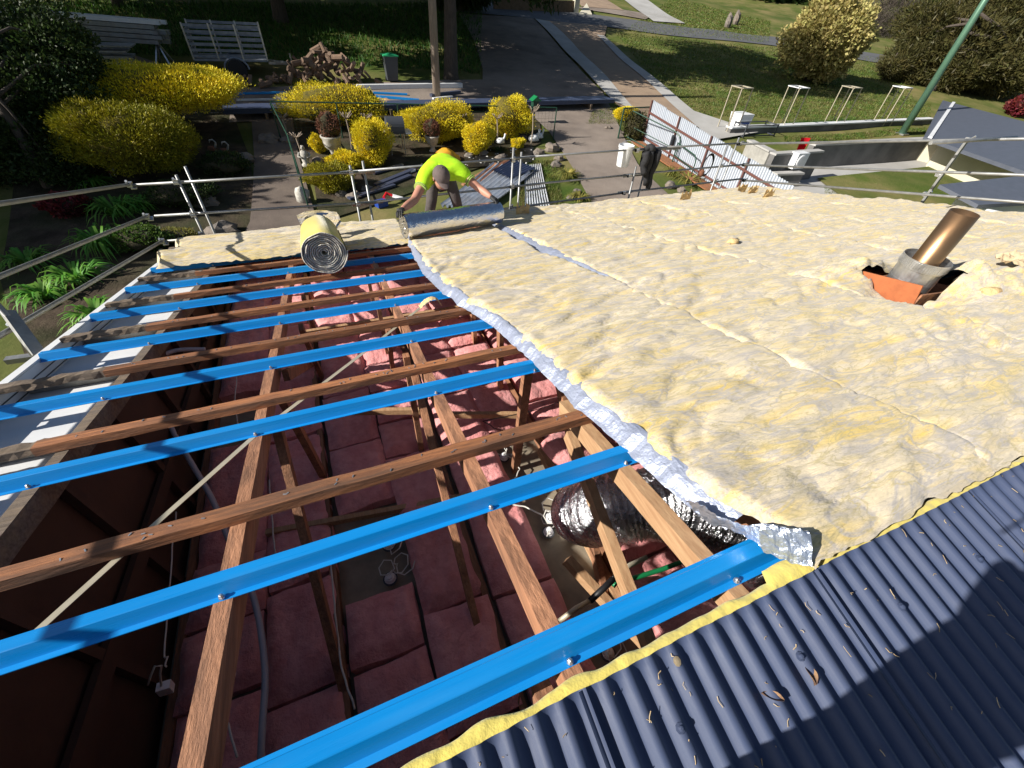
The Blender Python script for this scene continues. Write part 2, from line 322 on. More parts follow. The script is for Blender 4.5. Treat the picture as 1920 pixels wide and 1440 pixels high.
for i, y in enumerate(YT):
    b = MB(); sweepx(b, timberprof(.062, .040, -.003), y, -1.42 if i else -1.9, 8.05, n=60, wob=.0022); tb = b.build('timber_batten', M['timberx'], H)
    b = MB(); sweepx(b, timberprof(.060, .036, -.004), y + .004, -1.9, -1.36, n=14, wob=.005); b.build('batten_end', M['timberold'], H)
    b = MB()
    for k in range(26):
        x = random.uniform(-1.3, .9); c = roof(x, y + random.uniform(-.02, .02), -.002); b.box(c, (.012, .004, .004), Matrix.Rotation(random.uniform(0, 3), 3, 'Z'))
    b.build('nail', M['galv'], tb, kind='stuff')
# rafters, ceiling chords and webs of each roof truss
RX = [-1.33, -.54, .30, 1.13, 1.96, 2.8, 3.6, 4.4, 5.2, 6.0, 6.8, 7.6]
CEIL = -1.65
def yz(x, y, off=0.0): return roof(x, y, off)
for i, x in enumerate(RX):
    b = MB(); y0 = .11 if x < 1 else .1
    b.bar(roof(x, y0, -.093), roof(x, 6.15, -.093), .05, .095, (0, ST, CT), n=30, wob=.0018)
    b.build('rafter', M['timber'] if i else M['timberold'], H)
    b = MB(); b.bar((x + .055, -4, CEIL + .05), (x + .055, 5.8, CEIL + .05), .04, .09, n=6); b.build('ceiling_joist', M['timber'], H)
    if i > 3: continue
    b = MB()
    if i == 1:
        b.bar((x + .05, 1.68, -.50), (x + .05, .55, -1.75), .04, .07, (0, 1, 1)); b.build('web_strut', M['timber'], H); b = MB()
        b.bar((x + .05, 1.95, -.6), (x + .05, 2.12, -1.8), .04, .07, (0, 1, 0)); b.build('web_strut', M['timber'], H); b = MB()
        b.bar((x + .06, 2.2, -.66), (x + .06, 3.7, -1.75), .035, .07, (0, 1, 1)); b.build('web_strut', M['timber'], H)
        for (ya, yb) in ((3.0, 3.25), (3.75, 3.85), (4.5, 4.6)):
            b = MB(); b.bar((x + .12, ya, -T * ya - .14), (x + .12, yb, -1.8), .035, .07, (0, 1, 0)); b.build('web_strut', M['timber'], H)
    elif i == 2:
        b.bar((x - .05, 1.98, -.6), (x - .05, .45, -1.75), .04, .07, (0, 1, 1)); b.build('web_strut', M['timber'], H); b = MB()
        b.bar((x - .06, 2.15, -.64), (x - .06, 2.05, -1.8), .04, .06, (0, 1, 0)); b.build('web_strut', M['timber'], H)
        for (ya, yb) in ((2.7, 3.2), (3.4, 3.3), (4.2, 4.1)):
            b = MB(); b.bar((x - .10, ya, -T * ya - .14), (x - .10, yb, -1.8), .035, .07, (0, 1, 0)); b.build('web_strut', M['timber'], H)
    elif i == 3:
        for (ya, za, yb, zb) in ((1.7, -.5, .5, -1.8), (2.6, -.75, 2.5, -1.8), (3.4, -.95, 3.2, -1.8)):
            b = MB(); b.bar((x - .05, ya, za), (x - .05, yb, zb), .04, .07, (0, 1, .4)); b.build('web_strut', M['timber'], H)
b = MB(); b.bar(roof(.86, 1.2, -.09), roof(.835, .1, -.09), .052, .09, (0, ST, CT), n=10, wob=.001); b.build('rafter', M['timberpale'], H)
b = MB(); b.bar((.9, 1.685, -.50), (.9, 1.70, -1.85), .058, .045, (0, 1, 0)); b.build('post', M['timber'], H)
for (p, q, z, w) in (((1092, 880), (1180, 1112), -.62, .045), ((1043, 900), (1142, 1095), -1.5, .05), ((1100, 1090), (1215, 1215), -1.3, .045)):
    b = MB(); a, c = flatpx(*p, z), flatpx(*q, z - .12); d = (c - a) * .35; b.bar(a - d, c + d, w, .08); b.build('web_strut', M['timberpale'], H)
for (p, q, z) in (((640, 772), (800, 770), -1.55), ((845, 778), (985, 778), -1.55), ((1010, 805), (1190, 740), -1.5), ((560, 640), (860, 590), -1.45), ((570, 625), (860, 578), -1.45), ((500, 1000), (880, 930), -1.7)):
    z += .16; b = MB(); b.bar(flatpx(*p, z), flatpx(*q, z), .035, .05); b.build('ceiling_batten', M['timberpale'], H)
b = MB(); b.bar(roof(.24, .16, -.16), roof(.24, .10, -.45), .05, .12, (0, 1, .3)); b.build('ridge_gusset', M['timber'], H)
# steel strap brace over the rafters
b = MB(); pts = [roofpx(u, v, -.046) for u, v in ((812, 558), (690, 655), (480, 815), (300, 975), (-60, 1300))]
for a, c in zip(pts[:-1], pts[1:]): b.bar(a, c, .024, .002, (0, ST, CT))
b.build('strap_brace', M['strap'], H)
# gable end: brown inside wall with studs, white barge, soffit, fibre sheets
b = MB(); n = 12
def wallq(b, x, y0, y1, z0, th=.03):
    ys = np.linspace(y0, y1, n + 1); vs = []
    for y in ys: vs += [(x, y, z0), (x, y, -T * abs(y) - .14), (x - th, y, z0), (x - th, y, -T * abs(y) - .14)]
    fs = []
    for i in range(n):
        a = i * 4; c = a + 4; fs += [(a, c, c + 1, a + 1), (a + 2, a + 3, c + 3, c + 2), (a + 1, c + 1, c + 3, a + 3), (a, a + 2, c + 2, c)]
    b.add(vs, fs)
wallq(b, -1.36, -5.8, 6.0, -3.6); b.build('gable_wall', M['brownwall'], H)
for y in np.arange(-.6, 5.7, .55):
    b = MB(); b.bar((-1.335, y, -1.9), (-1.335, y, -T * abs(y) - .14), .045, .04, (1, 0, 0)); b.build('wall_stud', M['brownwall'], H)
b = MB(); b.bar((-1.325, -.5, -.9), (-1.325, 5, -1.55), .03, .09); b.build('wall_brace', M['brownwall'], H)
b = MB(); b.box((3.1, 6.0, -2.55), (9.0, .1, 1.95)); b.build('front_wall', M['white'], H)
b = MB(); b.box((3.1, -5.9, -2.55), (9.0, .1, 1.95)); b.build('rear_wall', M['white'], H)
b = MB(); wallq(b, 7.66, -5.8, 6.0, -3.6); b.build('gable_wall', M['white'], H)
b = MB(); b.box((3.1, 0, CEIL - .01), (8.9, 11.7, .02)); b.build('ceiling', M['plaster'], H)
bo = MB(); bo.bar(roof(-1.915, .0, -.125), roof(-1.915, 6.35, -.125), .024, .17, (0, ST, CT)); brg = bo.build('barge_board', M['white'], H)
for o in (-.045, -.085):
    g = MB(); g.bar(roof(-1.9005, .0, o - .05), roof(-1.9005, 6.35, o - .05), .004, .005, (0, ST, CT)); g.build('groove', M['greydark'], brg)
g = MB(); g.bar(roof(-1.925, .0, -.030), roof(-1.925, 6.37, -.030), .05, .012, (0, ST, CT)); g.build('barge_cap', M['white'], brg)
b = MB(); b.bar(roof(-1.64, 0, -.155), roof(-1.64, 6.3, -.155), .53, .012, (0, ST, CT)); b.build('soffit', M['white'], H)
for y in (.45, 1.2, 1.92, 2.66, 3.38, 4.1, 4.85, 5.5):
    b = MB(); b.bar(roof(-1.895, y, -.105), roof(-1.365, y - .01, -.105), .016, .115, (-.25, ST - .55, CT), n=8, wob=.0015); b.build('fibre_spacer', M['fibro'], H)
b = MB(); b.bar(roof(-1.9, 6.29, -.09), roof(8.15, 6.29, -.09), .022, .15, (0, 0, 1)); b.build('fascia', M['darkroof'], H)
b = MB(); gp = [(6.31, -.02), (6.31, -.11), (6.41, -.11), (6.42, -.0), (6.41, -.0), (6.40, -.10), (6.32, -.10), (6.32, -.02)]
vs = []; z0 = -T * 6.29
for x in (-1.93, 8.18): vs += [(x, y, z0 + z) for y, z in gp]
b.add(vs, [(i, (i + 1) % 8, 8 + (i + 1) % 8, 8 + i) for i in range(8)]); b.build('gutter', M['darkroof'], H)
b = MB(); b.bar(roof(8.165, .0, -.10), roof(8.165, 6.35, -.10), .024, .17, (0, ST, CT)); b.build('barge_board', M['white'], H)
# far slope: corrugated sheets laid up to the ridge, valleys turned up at the end
PIT = .0617; AMP = .0102; YE = .098
def far(x, d, o=0.0): return Vector((x, YE - d * CT - o * ST, -d * ST + o * CT))
NC = 12; shw = PIT * NC; DS = [0, .006, .02, .05, .5, 1.2, 2.2, 6.2]
for k in range(14):
    x0 = -1.95 + k * shw
    if x0 > 8: break
    b = MB(); cols = NC * 10; rr = (k % 2) * .0016
    for o2 in (0, -.0015):
        def fn(u, v):
            d = DS[int(round(v * (len(DS) - 1)))]; c = math.cos(2 * math.pi * (u * NC)); prof = (abs(c) ** .8) * (1 if c > 0 else -1)
            lift = max(0.0, 1 - d / .03); h = AMP * prof
            if prof < 0: h += (AMP * .9) * lift * min(1, -prof * 1.6)
            return far(x0 + u * (shw + PIT * .3), d + .004 * mn.noise(Vector((x0 + u * 3, k, 0))), h + o2 + rr)
        b.grid(fn, cols, len(DS) - 1)
    sh = b.build('roof_sheet', M['darkroof'], H, smooth=True)
    s = MB()
    for d in (.16, .62, 1.08, 1.55):
        for q in range(0, NC, 3):
            xx = x0 + (q + .0) * PIT
            if d > .2 or q % 6 == 3: s.lathe([(.011, 0), (.011, .002), (.0055, .003), (.0055, .008), (.003, .009)], far(xx, d + .02 * ((q * 7 + k) % 3 - 1), AMP + .001), 8, axis=(0, -ST, CT))
    s.build('screw', M['darkroof'], sh, kind='stuff')
b = MB()
def fn(u, v): return far(2.26 + u * .5, -.02 + v * .9, .024 + (.012 if u < .06 else 0) - .004 * u)
b.grid(fn, 16, 4)
def fn(u, v): return far(2.26 + u * .5, -.02 + v * .9, .022 + (.012 if u < .06 else 0) - .004 * u)
b.grid(fn, 16, 4); fl = b.build('flashing_sheet', M['darkroof'], H)
M['redprint'] = mat('red_print', (.20, .02, .05), rough=.5)
def text(body, size, mtx, m, parent=None, name='lettering', ext=.0004):
    c = bpy.data.curves.new(name, 'FONT'); c.body = body; c.size = size; c.extrude = ext; c.resolution_u = 2
    o = bpy.data.objects.new(name, c); COL.objects.link(o); o.matrix_world = mtx; bpy.context.view_layer.update()
    me = bpy.data.meshes.new_from_object(o.evaluated_get(bpy.context.evaluated_depsgraph_get())); bpy.data.objects.remove(o)
    me.transform(mtx); b = BASE.get(parent.name, Vector()) if parent else Vector(); me.transform(Matrix.Translation(-b))
    me.materials.clear(); me.materials.append(m); r = bpy.data.objects.new(name, me); COL.objects.link(r)
    if parent: r.parent = parent
    return r
tx = Matrix(((0, 1, 0), (-CT, 0, -ST), (-ST, 0, CT))).to_4x4(); tx.translation = far(2.335, -.012, .0265)
text('okers okers okers', .034, tx, M['redprint'], fl)
# debris on the sheets
b = MB()
for k in range(190):
    x = random.uniform(-.1, 2.3); d = abs(random.gauss(0, .28)) + .01; c = round(x / PIT - .5) + .5; xx = (c + random.gauss(0, .16)) * PIT - .0006
    h = AMP * math.cos(2 * math.pi * (xx + 1.95) / PIT) + .002; a = random.uniform(0, 6.3); l = random.uniform(.006, .028)
    p = far(xx, d, h); q = far(xx + math.cos(a) * l * .6, d + math.sin(a) * l, h + random.uniform(0, .004)); m_ = p.lerp(q, .5) + Vector((random.uniform(-.004, .004), random.uniform(-.004, .004), 0)); b.tube([p, m_, q], random.uniform(.0006, .0013), 4)
for k in range(6):
    x = random.uniform(0, 2.2); d = random.uniform(.02, .5); p = far(x, d, AMP + .002); b.lathe([(.002, 0), (.009, .001), (.011, .003), (.004, .004)], p, 8, axis=(.2, -ST, CT))
b.build('roof_litter', M['litter'], kind='stuff')
M['leaf'] = mat('dry_brown_leaf', (.34, .20, .10), (.12, .07, .05), scale=60, rough=.7)
for (u, v, L_, a_) in ((1508, 1265, .045, 1.2), (1440, 1310, .04, 2.4)):
    c = flatpx(u, v, -.06); b = MB()
    def fn(p, q):
        w = math.sin(math.pi * min(.98, max(.02, p))) * L_ * .24; y = (q - .5) * 2 * w; x = (p - .5) * L_ * 1.15; z = .012 * (2 * q - 1) ** 2 + .006 * math.sin(p * 5)
        return c + Vector((x * math.cos(a_) - y * math.sin(a_), x * math.sin(a_) + y * math.cos(a_), z + .018))
    b.grid(fn, 8, 4); tag(b.build('dry_leaf', M['leaf'], smooth=True), 'curled brown dry leaf on the lit dark corrugated sheet' if u > 1500 else 'thin split seed pod beside the shadow edge on dark corrugated sheet', 'leaf')
# fibres of insulation showing under the sheet ends
b = MB()
def fn(u, v):
    x = -.3 + u * 2.9; w = .030 + .012 * mn.noise(Vector((x * 9, 1, 0))) + (.02 if .9 < x < 1.1 else 0); a = v * math.pi
    return Vector((x, YE - .02 + w * (.5 + .5 * math.cos(math.pi - a)) * 1.5, -.030 + .016 * math.sin(a) + .004 * mn.noise(Vector((x * 30, v * 3, 0)))))
b.grid(fn, 260, 8); tag(b.build('insulation_blanket', M['woolroll'], smooth=True), 'thin yellow strip of insulation poking out under the corrugated sheet ends', 'insulation')
# ------------------------------------------------------------ glasswool blankets
def fbm(x, y, z, o=4, g=.5):
    s = 0; a = 1; f = 1
    for _ in range(o): s += a * mn.noise(Vector((x * f, y * f, z))); a *= g; f *= 2.03
    return s
def lump(x, s, seed):
    wx = x + .22 * mn.noise(Vector((x * 1.3, s * 1.3, seed))); ws = s + .12 * mn.noise(Vector((x * 1.1, s * 1.1, seed + 9)))
    r = 1 - abs(mn.noise(Vector((wx * 2.4 + seed, ws * 6.0, seed)))) * 2; r = max(0, r) ** 2
    q = wx * .9 + ws * .42; e_ = ws * .9 - wx * .42; r2 = max(0, 1 - abs(mn.noise(Vector((q * 1.6 + 3, e_ * 6.5, seed + 2)))) * 3.6) ** 2
    return .024 * mn.noise(Vector((wx * 1.1, ws * 2.8, seed))) + .010 * fbm(q * 2.4, e_ * 9, seed, 4, .6) - .012 * r - .014 * r2
def smooth(t): t = max(0.0, min(1.0, t)); return t * t * (3 - 2 * t)
HOLE = (3.96, 1.42, .25, .21)      # flue opening centre x, y and half sizes, diamond in plan
def blanket(label, xl, xr, y0, y1, seed, hgt=.078, res=.026, hole=False, name='insulation_blanket', base=.03, sharp=.05, endw=.05):
    L = (y1(.5) - y0(.5)) / CT; nx = max(4, int((xr(1.) - xl(1.)) / res)); ny = max(4, int(L / res)); V = []; keep = np.ones((ny + 1, nx + 1), bool)
    for j in range(ny + 1):
        v = j / ny
        for i in range(nx + 1):
            u = i / nx; ya = y0(u); yb = y1(u); y = ya + (yb - ya) * v; a, c = xl(y), xr(y); x = a + (c - a) * u
            jx = .012 * mn.noise(Vector((y * 7, seed, u * 2))); jy = .02 * mn.noise(Vector((x * 6, seed + 4, v * 3))) + .012 * mn.noise(Vector((x * 21, seed, 1)))
            if 0 < i < nx: x += jx * (1 - abs(2 * u - 1))
            else: x += .02 * mn.noise(Vector((y * 5, seed, 3))) + .01 * mn.noise(Vector((y * 17, seed, 3)))
            if j in (0, ny): y += jy * 1.3
            du = min((x - a), (c - x)); dv = min((y - ya), (yb - y)); e = min(smooth(.12 + du / sharp), smooth(.08 + dv / (endw if y - ya > yb - y else .16))) ** .6
            sag = .010 * math.cos(2 * math.pi * (y - .216) / .72)
            h = base + (hgt - base) * e + (lump(x, y / CT, seed) + sag) * (.25 + .75 * e)
            if hole:
                q = max(abs(x - HOLE[0]) / HOLE[2], abs(y - HOLE[1]) / HOLE[3])
                q += .15 * mn.noise(Vector((x * 14, y * 14, 2)))
                if q < 1.0: keep[j, i] = False
                elif q < 2.6:
                    k = 1 - (q - 1) / 1.6; ang = math.atan2(y - HOLE[1], x - HOLE[0]); amp = .12 * max(0, math.cos(ang - 2.25)) ** 2 + .15 * max(0, math.cos(ang + .6)) ** 2 - .13 * max(0, math.cos(ang - 3.35)) ** 2
                    h += amp * k ** .7 * (1 + .5 * mn.noise(Vector((x * 11, y * 11, 7)))) - .05 * (k > .93)
            V.append(roof(x, y, h))
    w = nx + 1; F = [(j * w + i, j * w + i + 1, j * w + w + i + 1, j * w + w + i) for j in range(ny) for i in range(nx) if keep[j, i] and keep[j + 1, i] and keep[j, i + 1] and keep[j + 1, i + 1]]
    o = npmesh(name, V, F, M['wool']); o.data.polygons.foreach_set('use_smooth', [True] * len(F)); o.data.update()
    return tag(o, label, 'insulation', 'yellow insulation blankets laid down the roof')
EDGE = [(.10, .96), (.20, .95), (.26, .935), (.33, .915), (.42, .885), (.55, .865), (.72, .865), (1.14, .835), (1.55, .825), (2.03, .80), (2.40, .745), (2.63, .70), (3.1, .665), (3.5, .645), (4.2, .665), (4.66, .70), (5.2, .74)]
def lerpt(tab, y):
    if y <= tab[0][0]: return tab[0][1]
    for (a, p), (b, q) in zip(tab[:-1], tab[1:]):
        if y <= b: return p + (q - p) * smooth((y - a) / (b - a))
    return tab[-1][1]
bl1 = blanket('half unrolled insulation blanket with crumpled silver edge beside the open rafters', lambda y: lerpt(EDGE, y) + .065, lambda y: 2.02 - .09 * smooth((y - 2.6) / .8) + .04 * smooth((y - 4.2) / .6), lambda u: .10 + .0 * u, lambda u: 4.90 + .28 * u, 1.0, res=.021)
def edge2(y): return 1.985 + .02 * math.sin(y * 1.7)
bl2 = blanket('insulation blanket with narrow silver lap strip, next to the one being unrolled', lambda y: edge2(y) + .05 - .10 * smooth((2.5 - y) / .4), lambda y: 3.38 + .01 * math.sin(y * 3), lambda u: .10, lambda u: 6.26 + .03 * u, 2.0, res=.022)
blanket('insulation blanket torn around the bronze flue pipe', lambda y: 3.325 + .01 * math.sin(y * 3), lambda y: 4.90 + .012 * math.sin(y * 2), lambda u: .10, lambda u: 6.30, 3.0, hole=True)
blanket('insulation blanket just behind the flue, its shadow lying on it', lambda y: 4.845 + .012 * math.sin(y * 2), lambda y: 6.05, lambda u: .10, lambda u: 6.30, 4.0, res=.034)
blanket('insulation blanket second from the far barge of the roof', lambda y: 5.99, lambda y: 7.12, lambda u: .10, lambda u: 6.33, 5.0, res=.04)
blanket('insulation blanket with wavy edge along the far barge of the roof', lambda y: 7.07, lambda y: 8.12 + .06 * math.sin(y * 2.2) + .03 * math.sin(y * 7), lambda u: .10, lambda u: 6.35, 6.0, res=.04)
o = blanket('puffy insulation strip laid along the eave left of the worker', lambda y: -1.86 + .05 * math.sin(y * 9), lambda y: .86, lambda u: 4.98 - .16 * u + .03 * math.sin(u * 14), lambda u: 6.22 - .15 * u + .02 * math.sin(u * 11), 7.0, hgt=.11, res=.024, base=.006, sharp=.05, endw=.06)
# silver lap strips
def foilstrip(parent, fx, y0, y1, w, seed, drop=.05, name='foil_edge', tip=0.0):
    ny = int((y1 - y0) / .022); nu = 7; b = MB()
    def fn(u, v):
        y = y0 + (y1 - y0) * v; ww = w(y); x = fx(y) - ww * .9 + ww * 1.45 * u
        e = 1 - u; cr = .009 * fbm(x * 9 + y * 2, y * 5, seed, 3, .5) + .003 * mn.noise(Vector((x * 40, y * 22, seed)))
        h = .018 + .04 * smooth(u) - drop * max(0, e - .55) ** 1.2 + cr + tip * math.exp(-((y - y0) / .12) ** 2) * e
        return roof(x + .014 * mn.noise(Vector((y * 6, seed, 0))) * e + .01 * mn.noise(Vector((y * 23, seed, u))), y, h)
    b.grid(fn, nu, ny); return b.build(name, M['foiledge'], parent)
foilstrip(bl1, lambda y: lerpt(EDGE, y) + .07, .30, 4.95, lambda y: .056 + .010 * math.sin(y * 2.3) - .02 * smooth((y - 3) / 1.5), 11.0)
foilstrip(bl2, lambda y: edge2(y) + .045, 2.35, 5.3, lambda y: .03 + .06 * smooth((y - 2.4) / 1.4), 12.0, drop=.02)
b = MB()
FP = [[(1285, 940), (1330, 958), (1400, 984), (1512, 996)], [(1300, 962), (1352, 985), (1425, 1030), (1524, 1062)]]
hh = [[.05, .055, .075, .10], [-.02, .0, .03, .045]]
def fn(u, v):
    i = min(2, int(u * 3)); f = u * 3 - i; P = []
    for r in (0, 1):
        a, c = roofpx(*FP[r][i], hh[r][i]), roofpx(*FP[r][i + 1], hh[r][i + 1]); P.append(a.lerp(c, f))
    p = P[0].lerp(P[1], v); n_ = .012 * fbm(u * 6, v * 4, 5, 3, .6) + .010 * mn.noise(Vector((u * 22, v * 6, 2))) + .012 * math.sin(u * 9 + v * 3); return p + Vector((0, ST, CT)) * (n_ + .03 * math.sin(math.pi * v) * u)
b.grid(fn, 46, 12); b.build('foil_flap', M['foilflap'], bl1)
b = MB(); M['crumb'] = mat('torn_cream_wool', (.75, .56, .28), (.62, .42, .2), scale=20, rough=1, bump=.6)
def tuft(b, p, r, seed):
    b.rock(p, r, (1.5, .8, .5), seed, 7, 12)
for k, (u, v, r) in enumerate(((1375, 452, .05), (1860, 548, .06))):
    b = MB(); tuft(b, roofpx(u, v, .09), r, k + 40); tag(b.build('wool_tuft', M['crumb'], smooth=True), ('small torn tuft of orange wool in the middle of the laid blankets', 'torn flap of wool lying right of the flue base')[k], 'insulation scrap')
for k, (u, v) in enumerate(((980, 398), (1390, 358), (1410, 362), (1440, 368), (1285, 372))):
    b = MB(); p = roofpx(u, v, .08)
    def fn(a, c): return p + Vector(((a - .5) * .22, .03 * mn.noise(Vector((a * 4, c * 3, k))), c * (.14 + .10 * mn.noise(Vector((a * 7, k, 0)))) - .03))
    b.grid(fn, 16, 6); tag(b.build('wool_tuft', M['crumb'], smooth=True), ['torn tuft of wool standing at the eave just right of the silver roll', 'pair of ragged tufts at the eave in front of the white fence, left one', 'ragged tuft at the eave in front of the white fence, middle one', 'ragged tuft at the eave in front of the white fence, right one', 'small ragged tuft at the eave nearest the black jacket'][k], 'insulation scrap', 'ragged wool tufts along the eave')
# crumpled brown paper scrap at the far right of the blankets
b = MB(); p0 = roofpx(1912, 492, .10)
def fn(a, c): return p0 + Vector(((a - .5) * .34, (c - .5) * .24, .05 * fbm(a * 5, c * 5, 3, 3, .7) + .02))
b.grid(fn, 14, 10); tag(b.build('paper_scrap', mat('tan_paper', (.55, .42, .26), rough=.7)), 'crumpled tan paper scrap lying right of the flue on the blankets', 'scrap')
# ------------------------------------------------------------ pink batts
variants = []
def batt_mesh(seed, w, l, h):
    b = MB(); n = 12
    for face in range(5):
        def fn(u, v):
            if face == 0: p = Vector(((u - .5) * w, (v - .5) * l, h))
            elif face == 1: p = Vector(((u - .5) * w, -l / 2, v * h))
            elif face == 2: p = Vector(((.5 - u) * w, l / 2, v * h))
            elif face == 3: p = Vector((w / 2, (u - .5) * l, v * h))
            else: p = Vector((-w / 2, (.5 - u) * l, v * h))
            ex = smooth((w / 2 - abs(p.x)) / .05) * smooth((l / 2 - abs(p.y)) / .06)
            p.z -= .045 * (1 - ex) * (p.z / h); q = p * 7 + Vector((seed * 5, 0, 0))
            return p + Vector((.012 * mn.noise(q), .012 * mn.noise(q + Vector((9, 0, 0))), (.026 * mn.noise(q * .7) + .016 * mn.noise(q * 2) + .012 * mn.noise(q * 5)) * p.z / h))
        b.grid(fn, n, n if face == 0 else 3)
    me = bpy.data.meshes.new('pink_batt'); me.from_pydata([tuple(p) for p in b.v], [], b.f); me.materials.append(M['pink']); me.polygons.foreach_set('use_smooth', [True] * len(b.f)); return me
for k in range(6): variants.append(batt_mesh(k, .39, .575, .115))
for k in range(3): variants.append(batt_mesh(k + 6, .39, .36, .12))
bays = [(-1.26, -.50), (-.43, .33), (.41, 1.16), (1.24, 1.99)]
openings = [flatpx(u, v, CEIL + .05)[:2] for u, v in ((1030, 980), (955, 860), (735, 1060), (1140, 1225))]
for bi, (xa, xb) in enumerate(bays):
    for c in range(2):
        x = xa + .2 + c * .39; y = -.5 + random.uniform(0, .2)
        while y < 5.7:
            short = random.random() < .22; l = .375 if short else .59; yc = y + l / 2; skip = False
            for (ox, oy) in openings:
                if abs(ox - x) < .19 and abs(oy - yc) < (.19 if short else .27): skip = True
            if bi == 0 and random.random() < .12: skip = True
            if not skip:
                me = variants[random.randrange(6, 9) if short else random.randrange(0, 6)]
                o = bpy.data.objects.new('pink_batt', me); COL.objects.link(o); o.location = (x + random.uniform(-.012, .012), yc, CEIL + .004 + random.uniform(0, .02)); o.rotation_euler = (random.uniform(-.03, .03), random.uniform(-.03, .03), random.uniform(-.03, .03))
                tag(o, 'fluffy pink insulation batt lying between the ceiling joists', 'insulation batt', 'pink batts between the ceiling joists')
            y += l + .006
for k, (u, v, z, sx, sz) in enumerate(((1085, 870, -1.45, 1, 0), (1275, 1150, -1.35, 1.1, .2))):
    o = bpy.data.objects.new('pink_batt', variants[k]); COL.objects.link(o); o.location = flatpx(u, v, z); o.rotation_euler = (.35, .25, .5 + k); tag(o, ('pink batt tilted up left of the silver duct', 'pink batt slumped under the nearest blue batten by the sheet ends')[k], 'insulation batt')
# ------------------------------------------------------------ downlights, cables, ducts, pipes
def wig(a, b, n=10, amp=.03, seed=0, sag=0.0):
    a, b = Vector(a), Vector(b); out = []
    for i in range(n + 1):
        t = i / n; e = math.sin(math.pi * t); out.append(a.lerp(b, t) + Vector((mn.noise(Vector((t * 3, seed, 0))), mn.noise(Vector((t * 3, seed, 5))), .6 * mn.noise(Vector((t * 3, seed, 9))))) * amp * 3 * e - Vector((0, 0, sag * e)))
    return out
DL = [((732, 1085), -1.86, 'white downlight with a loop of cable between the pink batts in shade'), ((730, 1022), -1.82, 'white downlight driver dangling above the loop of cable in shade'), ((1030, 972), -1.80, 'white cable connector beside the sunlit downlight on bare plasterboard'), ((1028, 998), -1.86, 'sunlit white downlight on bare plasterboard left of the silver duct'), ((945, 858), -1.86, 'white downlight tangled in cable below the orange post'), ((1140, 1225), -1.86, 'white downlight under the nearest blue batten beside the sheet ends')]
for k, ((u, v), z, lab) in enumerate(DL):
    z += .25; p = flatpx(u, v, z); t = thing('downlight', lab, 'downlight', p)
    b = MB(); b.lathe([(.034, 0), (.036, .006), (.030, .012), (.028, .03), (.02, .034), (.02, .045), (.012, .048)], p, 16); b.build('housing', M['lampwhite'], t, smooth=False)
    b = MB(); b.lathe([(.045, -.004), (.045, .002)], p, 16); b.build('rim', M['greydark'], t)
    b = MB(); pts = [p + Vector((0, 0, .045))]
    a = random.uniform(0, 6)
    for i in range(22): r = .05 + .05 * math.sin(i * .7 + k); a += .55; pts.append(p + Vector((r * math.cos(a) + .004 * i, r * math.sin(a) + .003 * i, .05 + .02 * math.sin(i * 1.3))))
    b.tube(pts, .004, 5); b.build('flex_cable', M['cable'], t)
for k, (pp, z, r, lab) in enumerate([([(915, 925), (950, 945), (985, 950), (1020, 968)], -1.72, .006, 'white cable running from under the blue batten to the sunlit downlight'), ([(890, 840), (920, 850), (960, 852), (975, 880), (960, 905)], -1.78, .005, 'white cable looped around the plasterboard opening below the orange post'), ([(620, 1050), (628, 1150), (640, 1250), (665, 1330)], -1.6, .005, 'pale cable clipped down the joist in deep shade'), ([(505, 900), (512, 1000), (520, 1060)], -1.7, .005, 'pale cable hanging beside the long tilted rafter'), ([(330, 960), (318, 1100), (308, 1225), (312, 1250)], -1.25, .004, 'grey cable hanging down to the junction box'), ([(1000, 800), (950, 812), (905, 790), (1000, 770), (1060, 750)], -1.5, .004, 'thin dark cable crossing the pink batts behind the orange post'), ([(440, 1250), (425, 1350), (445, 1420)], -1.5, .005, 'pale cable curving beside the grey conduit in shade'), ([(445, 680), (440, 760), (447, 800)], -1.5, .004, 'thin cable dangling against the dark gable wall')]):
    z += .2 if z < -1.45 else 0; b = MB(); P = [flatpx(u, v, z) for u, v in pp]; pts = []
    for i in range(len(P) - 1): pts += wig(P[i], P[i + 1], 6, .006, k * 3 + i)[: -1]
    pts.append(P[-1]); b.tube(pts, r, 6); tag(b.build('cable', M['black'] if 'dark' in lab and 'thin dark' in lab else M['cable'], smooth=True), lab, 'cable')
p = flatpx(310, 1290, -1.25); t = thing('junction_box', 'small white junction box hanging on a looped cable in the dark roof space', 'junction box', p)
b = MB(); b.box(p, (.05, .035, .075), Matrix.Rotation(.2, 3, 'Y')); b.build('box', M['lampwhite'], t)
b = MB(); b.tube([p + Vector((.0, 0, .035)), p + Vector((.03, .02, .12)), p + Vector((.055, .03, .17)), p + Vector((.04, .03, .19)), p + Vector((.0, .02, .13)), p + Vector((-.02, .0, .10))], .0045, 6); b.build('cable_loop', M['cable'], t, smooth=True)
b = MB(); P = [ypx(385, 655, 3.2), ypx(330, 657, 3.15), ypx(297, 672, 3.05), ypx(290, 690, 2.95)] + [flatpx(u, v, z) for u, v, z in ((292, 720, -1.12), (320, 800, -1.2), (360, 870, -1.25), (400, 940, -1.3), (432, 1020, -1.38), (465, 1090, -1.4), (485, 1160, -1.42), (497, 1260, -1.42), (492, 1360, -1.42), (488, 1440, -1.45))]
Q = []
for i in range(len(P) - 1):
    p0, p1, p2, p3 = P[max(0, i - 1)], P[i], P[i + 1], P[min(len(P) - 1, i + 2)]
    for k in range(6):
        t = k / 6; Q.append(.5 * ((2 * p1) + (p2 - p0) * t + (2 * p0 - 5 * p1 + 4 * p2 - p3) * t * t + (3 * p1 - p0 - 3 * p2 + p3) * t ** 3))
